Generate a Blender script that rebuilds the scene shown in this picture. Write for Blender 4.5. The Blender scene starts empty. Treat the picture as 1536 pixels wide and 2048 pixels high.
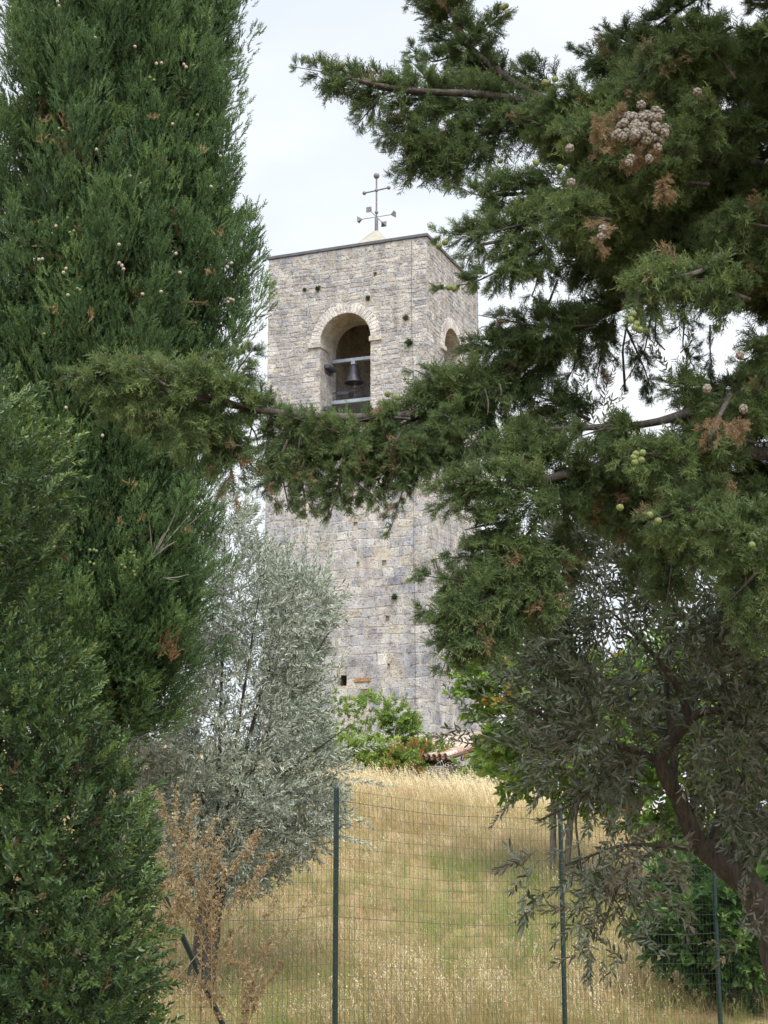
import bpy, bmesh, math, random
import numpy as np
from mathutils import Vector, Matrix
random.seed(7); RNG = np.random.default_rng(11)
scn = bpy.context.scene; COL = scn.collection
# ------------------------------------------------------------------ camera, sky, sun, exposure
F, TH, EYE = 2940.0, 0.19614, 1.6          # focal length in photo pixels, upward pitch, eye height
cam_d = bpy.data.cameras.new("camera"); cam = bpy.data.objects.new("camera", cam_d); COL.objects.link(cam)
cam_d.sensor_fit = 'VERTICAL'; cam_d.sensor_height = 24; cam_d.lens = F/2048*24
cam_d.clip_start = 0.1; cam_d.clip_end = 3000
scn.render.engine = 'CYCLES'; cy = scn.cycles; cy.max_bounces = 6; cy.diffuse_bounces = 3; cy.glossy_bounces = 2; cy.transmission_bounces = 4; cy.caustics_reflective = False; cy.caustics_refractive = False
cam.location = (0, 0, EYE); cam.rotation_euler = (math.pi/2+TH, 0, 0); scn.camera = cam
scn.view_settings.view_transform = 'Standard'; scn.view_settings.look = 'None'
scn.view_settings.exposure = 0.58; scn.view_settings.gamma = 1
SUNV = Vector((0.12, -0.50, 0.85)).normalized()
w = bpy.data.worlds.new("World"); scn.world = w; w.use_nodes = True
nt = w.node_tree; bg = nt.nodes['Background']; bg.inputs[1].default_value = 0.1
sky = nt.nodes.new('ShaderNodeTexSky'); sky.sky_type = 'NISHITA'; sky.sun_disc = False
sky.sun_elevation = math.asin(SUNV.z); sky.sun_rotation = math.atan2(SUNV.x, SUNV.y)
tc = nt.nodes.new('ShaderNodeTexCoord'); mp = nt.nodes.new('ShaderNodeMapping'); mp.inputs['Scale'].default_value = (1, 1, 2.6)
nz = nt.nodes.new('ShaderNodeTexNoise'); nz.inputs['Scale'].default_value = 2.6; nz.inputs['Detail'].default_value = 5; nz.inputs['Roughness'].default_value = .5
cr = nt.nodes.new('ShaderNodeValToRGB')
cr.color_ramp.elements[0].position = .34; cr.color_ramp.elements[0].color = (6.2, 6.65, 7.25, 1)
cr.color_ramp.elements[1].position = .62; cr.color_ramp.elements[1].color = (7.9, 8.0, 8.1, 1)
mx = nt.nodes.new('ShaderNodeMix'); mx.data_type = 'RGBA'; mx.inputs[0].default_value = .9
nt.links.new(tc.outputs['Generated'], mp.inputs[0]); nt.links.new(mp.outputs[0], nz.inputs['Vector'])
nt.links.new(nz.outputs[0], cr.inputs[0]); nt.links.new(sky.outputs[0], mx.inputs[6]); nt.links.new(cr.outputs[0], mx.inputs[7])
# the cloud is brighter round the veiled sun, behind the camera
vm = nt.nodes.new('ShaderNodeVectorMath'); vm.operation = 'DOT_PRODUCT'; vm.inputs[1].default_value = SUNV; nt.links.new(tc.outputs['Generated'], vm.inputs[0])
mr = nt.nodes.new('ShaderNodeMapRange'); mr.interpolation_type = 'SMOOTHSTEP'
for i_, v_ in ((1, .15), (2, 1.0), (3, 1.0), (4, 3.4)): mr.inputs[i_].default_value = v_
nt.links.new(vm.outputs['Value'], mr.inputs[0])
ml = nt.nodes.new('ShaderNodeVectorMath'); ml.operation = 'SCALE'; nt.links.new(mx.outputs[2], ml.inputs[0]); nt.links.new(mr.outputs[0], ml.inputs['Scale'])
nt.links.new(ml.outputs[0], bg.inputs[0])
sd = bpy.data.lights.new("sun", 'SUN'); so = bpy.data.objects.new("sun", sd); COL.objects.link(so)
sd.energy = 1.8; sd.angle = math.radians(12); sd.color = (1, .95, .86)
so.rotation_euler = (-SUNV).to_track_quat('-Z', 'Y').to_euler()

# ------------------------------------------------------------------ helpers
CT, ST = math.cos(TH), math.sin(TH)
def W(px, py, d):
    """world point seen at photo pixel (px,py) at forward distance d (metres along y)"""
    px, py, d = np.broadcast_arrays(np.asarray(px, float), np.asarray(py, float), np.asarray(d, float))
    u = (px-768)/F; v = (1024-py)/F
    ry = CT-v*ST; rz = ST+v*CT
    k = d/ry
    return np.stack([u*k, d+0*u, EYE+rz*k], -1)
def norm(a): return a/np.maximum(np.linalg.norm(a, axis=-1, keepdims=True), 1e-9)
def frames(axis):
    a = norm(axis); r = RNG.normal(size=a.shape)
    y = norm(r-(r*a).sum(-1, keepdims=True)*a); z = np.cross(a, y)
    return np.stack([a, y, z], -1)
class MB:
    """collects vertices, faces and per-vertex attributes and links ONE mesh object"""
    def __init__(s): s.v = []; s.f = []; s.n = 0; s.a = {'tint': [], 'dry': []}; s.c = []; s.usecol = False
    def add(s, v, f, tint=0.5, dry=0.0, col=None):
        v = np.asarray(v, np.float32).reshape(-1, 3); k = len(v)
        fs = f if isinstance(f, (list, tuple)) and len(f) and isinstance(f[0], np.ndarray) and f[0].ndim == 2 else None
        if fs is None:
            by = {}
            if isinstance(f, np.ndarray): by = {f.shape[1]: f}
            else:
                for q in f: by.setdefault(len(q), []).append(q)
            fs = [np.asarray(x) for x in by.values()]
        for q in fs: s.f.append(q.astype(np.int64)+s.n)
        s.v.append(v); s.n += k
        s.a['tint'].append(np.broadcast_to(np.asarray(tint, np.float32), (k,)))
        s.a['dry'].append(np.broadcast_to(np.asarray(dry, np.float32), (k,)))
        if col is not None: s.usecol = True
        c = np.ones((k, 4), np.float32)
        if col is not None: c[:, :3] = col
        s.c.append(c if (col is not None or s.usecol) else None)
    def build(s, name, mat, parent=None, root=None, smooth=False):
        m = bpy.data.meshes.new(name)
        V = np.concatenate(s.v)
        if root is not None: V = V-np.array(root.location, np.float32)
        m.vertices.add(len(V)); m.vertices.foreach_set('co', V.astype(np.float32).ravel())
        li = np.concatenate([q.ravel() for q in s.f]); sz = np.concatenate([np.full(len(q), q.shape[1]) for q in s.f])
        m.loops.add(len(li)); m.loops.foreach_set('vertex_index', li.astype(np.int32))
        st = np.concatenate([[0], np.cumsum(sz)[:-1]])
        m.polygons.add(len(sz)); m.polygons.foreach_set('loop_start', st.astype(np.int32))
        m.update(calc_edges=True)
        m.polygons.foreach_set('use_smooth', np.full(len(sz), bool(smooth)))
        for k in ('tint', 'dry'):
            at = m.attributes.new(k, 'FLOAT', 'POINT'); at.data.foreach_set('value', np.concatenate(s.a[k]).astype(np.float32))
        if s.usecol:
            cc = np.concatenate([np.ones((len(v), 4), np.float32) if c is None else c for c, v in zip(s.c, s.v)])
            at = m.attributes.new('col', 'FLOAT_COLOR', 'POINT'); at.data.foreach_set('color', cc.ravel())
        if mat: m.materials.append(mat)
        o = bpy.data.objects.new(name, m); COL.objects.link(o)
        if parent: o.parent = parent
        return o
def thing(name, loc, label, cat, group=None):
    o = bpy.data.objects.new(name, None); COL.objects.link(o); o.location = loc; o.empty_display_size = .3
    tag(o, label, cat, group); return o
def tag(o, label=None, cat=None, group=None, kind=None):
    for k, v in (('label', label), ('category', cat), ('group', group), ('kind', kind)):
        if v: o[k] = v
def inst(mb, temps, pos, axis, scale, tint, dry=0.0, tipc=0.0):
    """copies of small templates (verts, faces, per-vertex tint, per-vertex dry) into one mesh"""
    N = len(pos); pos = np.asarray(pos); R = frames(np.asarray(axis)); scale = np.broadcast_to(scale, (N,))
    tint = np.broadcast_to(tint, (N,)); dry = np.broadcast_to(dry, (N,))
    ch = RNG.integers(0, len(temps), N)
    for k, (tv, tf, tt, td) in enumerate(temps):
        i = np.where(ch == k)[0]
        if not len(i): continue
        V = np.einsum('nij,vj->nvi', R[i], tv)*scale[i, None, None]+pos[i, None, :]
        f = (tf[None]+(np.arange(len(i))*len(tv))[:, None, None]).reshape(-1, tf.shape[1])
        mb.add(V.reshape(-1, 3), [f], (tint[i, None]+tt[None]).ravel(), np.clip(dry[i, None]+td[None], 0, 1).ravel())
def tube(mb, pts, rad, n=7, tint=.5, dry=0., cap=True, col=None, wob=0.):
    P = np.asarray(pts, float); m = len(P); rad = np.broadcast_to(rad, (m,)).astype(float)
    T = norm(np.gradient(P, axis=0)); ref = np.array([0.31, 0.17, .93]) if abs(T[0, 2]) < .85 else np.array([1., .1, 0])
    A = norm(np.cross(T, ref)); B = np.cross(T, A); a = np.arange(n)*2*math.pi/n
    rr = rad[:, None]*(1+wob*RNG.normal(size=(m, n)))
    V = P[:, None]+rr[..., None]*(np.cos(a)[None, :, None]*A[:, None]+np.sin(a)[None, :, None]*B[:, None])
    i = np.arange(m-1)[:, None]*n+np.arange(n)[None]; j = np.arange(m-1)[:, None]*n+(np.arange(n)+1)[None] % n
    f = np.stack([i, j, j+n, i+n], -1).reshape(-1, 4)
    mb.add(V.reshape(-1, 3), [f], tint, dry, col)
    if cap:
        b = V.shape[0]*n
        mb.add(V[0], [list(range(n))[::-1]], tint, dry, col); mb.add(V[-1], [list(range(n))], tint, dry, col)
def smooth_line(P, n):
    P = np.asarray(P, float); t = np.arange(len(P)); q = np.linspace(0, len(P)-1, n)
    Q = np.stack([np.interp(q, t, P[:, k]) for k in range(P.shape[1])], -1)
    for _ in range(2): Q[1:-1] = .5*Q[1:-1]+.25*(Q[:-2]+Q[2:])
    return Q
def box(mb, c, hx, hy, hz, X=(1, 0, 0), Y=(0, 1, 0), Z=(0, 0, 1), bev=0., col=None, tint=.5):
    X, Y, Z = map(np.array, (X, Y, Z)); bm = bmesh.new(); bmesh.ops.create_cube(bm, size=2)
    for v in bm.verts: v.co = Vector((v.co.x*hx, v.co.y*hy, v.co.z*hz))
    if bev: bmesh.ops.bevel(bm, geom=bm.edges[:], offset=bev, segments=1, affect='EDGES')
    bm.verts.index_update()
    V = np.array([v.co for v in bm.verts]); Fc = [[v.index for v in f.verts] for f in bm.faces]; bm.free()
    mb.add(np.asarray(c)+V[:, :1]*X+V[:, 1:2]*Y+V[:, 2:]*Z, Fc, tint, 0, col)
def ball(mb, c, r, n=12, m=8, sc=(1, 1, 1), col=None, tint=.5, dry=0.):
    bm = bmesh.new(); bmesh.ops.create_uvsphere(bm, u_segments=n, v_segments=m, radius=r); bm.verts.index_update()
    V = np.array([v.co for v in bm.verts])*np.array(sc); Fc = [[v.index for v in f.verts] for f in bm.faces]; bm.free()
    mb.add(np.asarray(c)+V, Fc, tint, dry, col)
def lathe(mb, c, prof, n=20, tint=.5):
    P = np.asarray(prof, float); a = np.arange(n)*2*math.pi/n
    V = np.stack([P[:, None, 0]*np.cos(a), P[:, None, 0]*np.sin(a), P[:, None, 1]+0*a], -1)+np.asarray(c)
    m = len(P); i = np.arange(m-1)[:, None]*n+np.arange(n)[None]; j = np.arange(m-1)[:, None]*n+(np.arange(n)+1)[None] % n
    mb.add(V.reshape(-1, 3), [np.stack([i, j, j+n, i+n], -1).reshape(-1, 4)], tint)

# ------------------------------------------------------------------ materials
def mat(name):
    m = bpy.data.materials.new(name); m.use_nodes = True; n = m.node_tree; b = n.nodes['Principled BSDF']; return m, n, b
def N(n, t, **kw):
    x = n.nodes.new(t)
    for k, v in kw.items(): setattr(x, k, v)
    return x
def attr(n, name): x = N(n, 'ShaderNodeAttribute'); x.attribute_name = name; return x
def ramp(n, stops, src):
    r = N(n, 'ShaderNodeValToRGB'); e = r.color_ramp.elements
    while len(e) < len(stops): e.new(.5)
    for q, (p, c) in zip(e, stops): q.position = p; q.color = (*c, 1)
    n.links.new(src, r.inputs[0]); return r
def mixc(n, f, a, b, mode='MIX'):
    x = N(n, 'ShaderNodeMix'); x.data_type = 'RGBA'; x.blend_type = mode
    for i, s in ((0, f), (6, a), (7, b)):
        if isinstance(s, (int, float)): x.inputs[i].default_value = s
        elif isinstance(s, tuple): x.inputs[i].default_value = (*s, 1)
        else: n.links.new(s, x.inputs[i])
    return x.outputs[2]
def noise(n, scale, detail=3, rough=.5, vec=None):
    x = N(n, 'ShaderNodeTexNoise'); x.inputs['Scale'].default_value = scale; x.inputs['Detail'].default_value = detail; x.inputs['Roughness'].default_value = rough
    if vec is None:
        t = N(n, 'ShaderNodeTexCoord'); vec = t.outputs['Object']
    n.links.new(vec, x.inputs['Vector']); return x
def bump(n, b, src, strength=.4, dist=.01):
    x = N(n, 'ShaderNodeBump'); x.inputs['Strength'].default_value = strength; x.inputs['Distance'].default_value = dist
    n.links.new(src, x.inputs['Height']); n.links.new(x.outputs[0], b.inputs['Normal'])
def leaf_mat(name, stops, dry, back=None, rough=.5, trans=.25, spec=.35, tcol=None):
    m, n, b = mat(name); t = attr(n, 'tint'); d = attr(n, 'dry')
    r = ramp(n, stops, t.outputs['Fac']); c = r.outputs[0]
    if back:
        g = N(n, 'ShaderNodeNewGeometry'); c = mixc(n, g.outputs['Backfacing'], c, back)
    c = mixc(n, d.outputs['Fac'], c, dry)
    n.links.new(c, b.inputs['Base Color']); b.inputs['Roughness'].default_value = rough; b.inputs['Specular IOR Level'].default_value = spec
    if trans:
        tr = N(n, 'ShaderNodeBsdfTranslucent'); n.links.new(mixc(n, .55, c, tcol or stops[-1][1]), tr.inputs[0])
        ms = N(n, 'ShaderNodeMixShader'); ms.inputs[0].default_value = trans
        n.links.new(b.outputs[0], ms.inputs[1]); n.links.new(tr.outputs[0], ms.inputs[2]); n.links.new(ms.outputs[0], n.nodes['Material Output'].inputs[0])
    return m
def plain(name, c1, c2, scale=20, rough=.7, metal=0., bmp=.2, dist=.005):
    m, n, b = mat(name); z = noise(n, scale, 5, .6)
    r = ramp(n, [(.3, c1), (.7, c2)], z.outputs[0]); n.links.new(r.outputs[0], b.inputs['Base Color'])
    b.inputs['Roughness'].default_value = rough; b.inputs['Metallic'].default_value = metal
    if bmp: bump(n, b, z.outputs[0], bmp, dist)
    return m
def bark_mat(name, c1, c2):
    m, n, b = mat(name); t = N(n, 'ShaderNodeTexCoord'); mp = N(n, 'ShaderNodeMapping'); mp.inputs['Scale'].default_value = (14, 14, 4)
    n.links.new(t.outputs['Object'], mp.inputs[0]); z = noise(n, 2.5, 6, .65, mp.outputs[0])
    r = ramp(n, [(.32, c1), (.68, c2)], z.outputs[0]); n.links.new(r.outputs[0], b.inputs['Base Color']); b.inputs['Roughness'].default_value = .9
    bump(n, b, z.outputs[0], .9, .03); return m
def stone_mat():
    m, n, b = mat('limestone_masonry'); a = attr(n, 'col')
    z = noise(n, 3.2, 6, .65); r = ramp(n, [(.28, (.60, .59, .61)), (.52, (1, 1, 1)), (.78, (1.16, 1.14, 1.1))], z.outputs[0])
    c = mixc(n, 1.0, a.outputs['Color'], r.outputs[0], 'MULTIPLY')
    zb = noise(n, 1.9, 7, .72); rb = ramp(n, [(.44, (1, 1, 1)), (.60, (.76, .77, .80))], zb.outputs[0]); c = mixc(n, .85, c, rb.outputs[0], 'MULTIPLY')
    zc = noise(n, 5.5, 5, .7); rc = ramp(n, [(.52, (1, 1, 1)), (.66, (1.16, 1.12, 1.02))], zc.outputs[0]); c = mixc(n, .8, c, rc.outputs[0], 'MULTIPLY')
    z2 = noise(n, 17, 4, .6); r2 = ramp(n, [(.36, (.40, .40, .43)), (.47, (1, 1, 1))], z2.outputs[0]); c = mixc(n, .9, c, r2.outputs[0], 'MULTIPLY')
    t = N(n, 'ShaderNodeTexCoord'); mp = N(n, 'ShaderNodeMapping'); mp.inputs['Scale'].default_value = (1.6, 1.6, .22); n.links.new(t.outputs['Object'], mp.inputs[0])
    z4 = noise(n, 1.3, 4, .6, mp.outputs[0]); r4 = ramp(n, [(.36, (.72, .73, .78)), (.58, (1, 1, 1))], z4.outputs[0]); c = mixc(n, .7, c, r4.outputs[0], 'MULTIPLY')
    n.links.new(c, b.inputs['Base Color']); b.inputs['Roughness'].default_value = .92; b.inputs['Specular IOR Level'].default_value = .2
    z3 = noise(n, 26, 6, .7); bump(n, b, z3.outputs[0], 1., .045); return m
M = {}
M['stone'] = stone_mat()
M['cypress'] = leaf_mat('cypress_foliage', [(.0, (.027, .054, .025)), (.5, (.066, .124, .045)), (1., (.145, .225, .07))], (.34, .20, .11), trans=.18, rough=.6, spec=.25)
M['cypress_near'] = leaf_mat('spreading_cypress_foliage', [(.0, (.038, .060, .028)), (.5, (.090, .134, .050)), (1., (.195, .255, .085))], (.27, .175, .11), trans=.25, rough=.6, spec=.25)
M['privet'] = leaf_mat('hedge_leaves', [(.0, (.018, .042, .018)), (.45, (.046, .092, .034)), (1., (.165, .24, .065))], (.16, .11, .06), trans=.22, rough=.38, spec=.45)
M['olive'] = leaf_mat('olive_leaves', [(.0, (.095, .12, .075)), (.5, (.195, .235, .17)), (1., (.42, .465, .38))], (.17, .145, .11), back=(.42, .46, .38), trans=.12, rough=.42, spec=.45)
M['olive_dark'] = leaf_mat('shaded_olive_leaves', [(.0, (.032, .050, .024)), (.5, (.078, .105, .053)), (1., (.175, .205, .115))], (.15, .11, .075), back=(.17, .195, .15), trans=.15, rough=.42, spec=.45)  # olive leaf again, its colours darkened to stand in for shade
M['green'] = leaf_mat('broad_green_leaves', [(.0, (.03, .08, .015)), (.6, (.125, .23, .045)), (1., (.27, .38, .08))], (.42, .20, .04), trans=.35, rough=.45)
M['shrub'] = leaf_mat('shrub_leaves', [(.0, (.05, .11, .02)), (.5, (.13, .22, .045)), (1., (.26, .34, .07))], (.34, .17, .07), trans=.3, rough=.5)
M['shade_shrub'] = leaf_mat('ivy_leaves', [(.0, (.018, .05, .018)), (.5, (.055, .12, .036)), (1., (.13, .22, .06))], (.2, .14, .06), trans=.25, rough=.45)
M['grass'] = leaf_mat('oat_grass', [(.0, (.12, .215, .04)), (.3, (.23, .285, .085)), (.55, (.345, .235, .115)), (.8, (.51, .385, .21)), (1., (.82, .73, .50))], (.27, .135, .07), trans=.3, rough=.7, spec=.15)
M['weed'] = leaf_mat('dried_seed_heads', [(.0, (.17, .12, .065)), (.5, (.33, .25, .14)), (1., (.52, .42, .27))], (.22, .15, .07), trans=.15, rough=.8, spec=.1)
M['bark'] = bark_mat('cypress_bark', (.028, .023, .020), (.12, .098, .084))
M['olive_bark'] = bark_mat('olive_bark', (.022, .019, .016), (.115, .094, .07))
M['pale_bark'] = bark_mat('smooth_pale_bark', (.11, .10, .08), (.25, .225, .18))
M['coping'] = plain('lead_coping', (.05, .05, .062), (.095, .095, .115), 6, .5, .3)
M['plaster'] = plain('pale_render', (.25, .235, .19), (.33, .31, .26), 5, .9)
M['iron'] = plain('weathered_iron', (.09, .085, .10), (.20, .18, .19), 12, .55, .4)
M['bronze'] = plain('dark_bronze', (.035, .035, .045), (.085, .08, .09), 9, .5, .6)
M['zinc'] = plain('galvanised_steel', (.22, .25, .30), (.32, .36, .41), 8, .5, .3)
M['dark'] = plain('dark_bracket', (.03, .04, .055), (.07, .08, .10), 12, .5, .3)
M['post'] = plain('green_coated_steel', (.0035, .016, .014), (.008, .027, .023), 25, .42, 0, .05)
M['wire'] = plain('dark_green_wire', (.022, .036, .034), (.045, .062, .058), 30, .5, 0, 0)
M['tile'] = None
def tile_mat():
    m, n, b = mat('old_roof_tiles'); t = attr(n, 'tint'); r = ramp(n, [(0, (.19, .10, .065)), (.5, (.28, .19, .135)), (1, (.36, .31, .26))], t.outputs['Fac'])
    z = noise(n, 18, 5, .7); r2 = ramp(n, [(.4, (1, 1, 1)), (.62, (1.35, 1.45, 1.5))], z.outputs[0]); z3 = noise(n, 30, 4, .7); r3 = ramp(n, [(.36, (.4, .38, .36)), (.5, (1, 1, 1))], z3.outputs[0])
    c = mixc(n, 1., r.outputs[0], r2.outputs[0], 'MULTIPLY'); c = mixc(n, .9, c, r3.outputs[0], 'MULTIPLY'); n.links.new(c, b.inputs['Base Color']); b.inputs['Roughness'].default_value = .9
    bump(n, b, z.outputs[0], .5, .02); return m
M['tile'] = tile_mat()
def cone_mat(name, plate1, plate2, crack):
    m, n, b = mat(name); d = attr(n, 'dry'); z = noise(n, 60, 4, .6); r = ramp(n, [(.3, plate1), (.7, plate2)], z.outputs[0])
    n.links.new(mixc(n, d.outputs['Fac'], r.outputs[0], crack), b.inputs['Base Color']); b.inputs['Roughness'].default_value = .75; return m
M['cone_grey'] = cone_mat('grey_cone_scales', (.13, .11, .085), (.25, .22, .18), (.03, .018, .012))
M['cone_pale'] = cone_mat('pale_cone_scales', (.30, .24, .19), (.44, .38, .33), (.12, .08, .055))
M['cone_green'] = cone_mat('green_cone_scales', (.10, .125, .035), (.17, .195, .06), (.06, .085, .02))

# ------------------------------------------------------------------ ground
GY = [-60, 0, 8, 15, 18, 24, 30, 33, 38, 60, 400, 2000]; GZ = [0, 0, -.35, -.68, -.24, .86, 1.78, 1.98, 1.75, .9, -6, -10]
def gz(x, y):
    x = np.asarray(x, float); y = np.asarray(y, float)
    z = sum(np.interp(y+o, GY, GZ) for o in (-1.6, -.8, 0, .8, 1.6))/5
    s = np.clip((y-16)/12, 0, 1)*np.clip((60-y)/20, 0, 1)
    z = z-.12*np.clip(x+.7, -5, 9)*s
    z = z-.34*np.clip((x-.6)/3, 0, 1.3)*np.clip(1-np.abs(y-15.3)/4.5, 0, 1)
    return z+.05*np.sin(x*1.7+.6*y)*np.sin(y*1.1-.3*x)*np.clip(y/10, 0, 1)*np.clip((80-y)/20, 0, 1)
ax = np.concatenate([np.linspace(-1500, -40, 14), np.linspace(-34, 34, 70), np.linspace(40, 1500, 14)])
ay = np.concatenate([np.linspace(-300, -20, 8), np.linspace(-15, 62, 90), np.linspace(70, 1900, 22)])
X, Y = np.meshgrid(ax, ay); V = np.stack([X, Y, gz(X, Y)], -1).reshape(-1, 3)
nx, ny = len(ax), len(ay); i = (np.arange(ny-1)[:, None]*nx+np.arange(nx-1)[None]).ravel()
mb = MB(); mb.add(V, [np.stack([i, i+1, i+nx+1, i+nx], -1)])
m, n, b = mat('dry_field_soil'); z = noise(n, .7, 6, .6); r = ramp(n, [(.3, (.30, .19, .10)), (.5, (.38, .27, .14)), (.7, (.30, .27, .10))], z.outputs[0])
z2 = noise(n, 22, 5, .7); r2 = ramp(n, [(.35, (.55, .5, .45)), (.6, (1, 1, 1))], z2.outputs[0])
n.links.new(mixc(n, 1., r.outputs[0], r2.outputs[0], 'MULTIPLY'), b.inputs['Base Color']); b.inputs['Roughness'].default_value = .95; bump(n, b, z2.outputs[0], .8, .05)
g = mb.build('ground', m, smooth=True); tag(g, kind='structure')

# ------------------------------------------------------------------ bell tower
YAW = 0.38074; A0 = np.array([1.285, 42.0]); W1, W2 = 5.285, 4.962; ZT = 1.6+16.84
DL = np.array([-math.cos(YAW), math.sin(YAW), 0]); DR = np.array([math.sin(YAW), math.cos(YAW), 0])
UP = np.array([0, 0, 1.]); NF, NS = -DR, -DL               # outward normals of the two visible faces
PA = np.array([*A0, 0.]); ZB = -.5
def on_plane(px, py, p0, nrm):
    q = W(px, py, 10.); o = np.array([0, 0, EYE]); d = q-o; t = np.dot(p0-o, nrm)/np.dot(d, nrm); return o+d*t
def fu(px, py): q = on_plane(px, py, PA, NF); return np.dot(q-PA, DL), q[2]      # front face: distance left of the corner, height
def su(px, py): q = on_plane(px, py, PA, NS); return np.dot(q-PA, DR), q[2]
tw = thing('bell_tower', (*(PA+.5*W1*DL+.5*W2*DR)[:2], ZB), 'tall square stone bell tower with arched belfry openings and flat dark coping', 'tower')
# openings, measured on the faces
ul, _ = fu(640, 760); ur, _ = fu(741, 760); _, zap = fu(689, 627); _, zsill = fu(640, 862)
R1 = (ul-ur)/2; C1 = (ul+ur)/2; ZS = zap-R1
va, _ = su(888.5, 720); vb, _ = su(921, 720); R2 = min(R1, (vb-va)/2*1.0); C2 = (va+vb)/2; _, zap2 = su(903, 658); ZS2 = zap2-R2
TK = 1.2; RO = .34
def cutter(P0, U, Nn, c, r, zs, z0, depth):
    prof = [(c-r, z0), (c+r, z0)]+[(c+r*math.cos(a), zs+r*math.sin(a)) for a in np.linspace(0, math.pi, 25)]
    return prism(P0, U, Nn, prof, .2, depth)
def prism(P0, U, Nn, prof, out, depth):
    bm = bmesh.new(); k = len(prof)
    f = [bm.verts.new(Vector(P0+U*p[0]+UP*p[1]+Nn*out)) for p in prof]; bk = [bm.verts.new(Vector(P0+U*p[0]+UP*p[1]-Nn*depth)) for p in prof]
    bm.faces.new(f); bm.faces.new(bk[::-1])
    for i in range(k): bm.faces.new((f[i], bk[i], bk[(i+1) % k], f[(i+1) % k]))
    bmesh.ops.recalc_face_normals(bm, faces=bm.faces[:]); return bm
rects = []                                                   # front face small holes (u0,u1,z0,z1,depth)
for (x, y, wpx, hpx, dep) in ((750, 548, 7, 9, .09), (711, 1048, 9, 9, .07), (768, 1126, 9, 12, .08), (716, 1129, 6, 12, .06), (775, 1237, 8, 12, .09), (777, 1334, 6, 14, .07), (685, 1361, 17, 22, .7)):
    u0, z1 = fu(x+wpx/2, y-hpx/2); u1, z0 = fu(x-wpx/2, y+hpx/2); rects.append((u0, u1, z0, z1, dep))
def tmp_obj(bm):
    me = bpy.data.meshes.new('tmp'); bm.to_mesh(me); bm.free(); o = bpy.data.objects.new('tmp', me); COL.objects.link(o); return o
sq = [(0, ZB), (W1, ZB), (W1, ZT), (0, ZT)]
core = tmp_obj(prism(PA, DL, NF, sq, 0, W2))
cut = [tmp_obj(prism(PA, DL, NF, [(TK, zsill-.3), (W1-TK, zsill-.3), (W1-TK, ZT-1.2), (TK, ZT-1.2)], -TK, W2-TK)),
       tmp_obj(cutter(PA, DL, NF, C1, R1, ZS, zsill, TK+.1)), tmp_obj(cutter(PA, DR, NS, C2, R2, ZS2, zsill, TK+.1))]
for (u0, u1, z0, z1, dep) in rects: cut.append(tmp_obj(prism(PA, DL, NF, [(u0, z0), (u1, z0), (u1, z1), (u0, z1)], .2, dep)))
for c in cut:
    md = core.modifiers.new('b', 'BOOLEAN'); md.operation = 'DIFFERENCE'; md.solver = 'EXACT'; md.object = c
dg = bpy.context.evaluated_depsgraph_get(); me = bpy.data.meshes.new_from_object(core.evaluated_get(dg))
cv = np.array([v.co for v in me.vertices]); cf = [list(p.vertices) for p in me.polygons]
for o in cut+[core]: bpy.data.objects.remove(o)
wall = MB(); wall.add(cv, cf, col=(.46, .42, .35))
PAL = np.array([(.455, .43, .39), (.43, .415, .39), (.53, .505, .465), (.40, .395, .395), (.32, .32, .335), (.46, .41, .33), (.49, .475, .45)])
PAL = (PAL.mean(0)+.8*(PAL-PAL.mean(0)))*np.array((.96, .98, 1.02))
def wz(u, z): return .013*np.sin(u*2.3+z*1.7)+.010*np.sin(u*5.1-z*4.3)+.006*np.sin(u*11+z*9)
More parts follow.
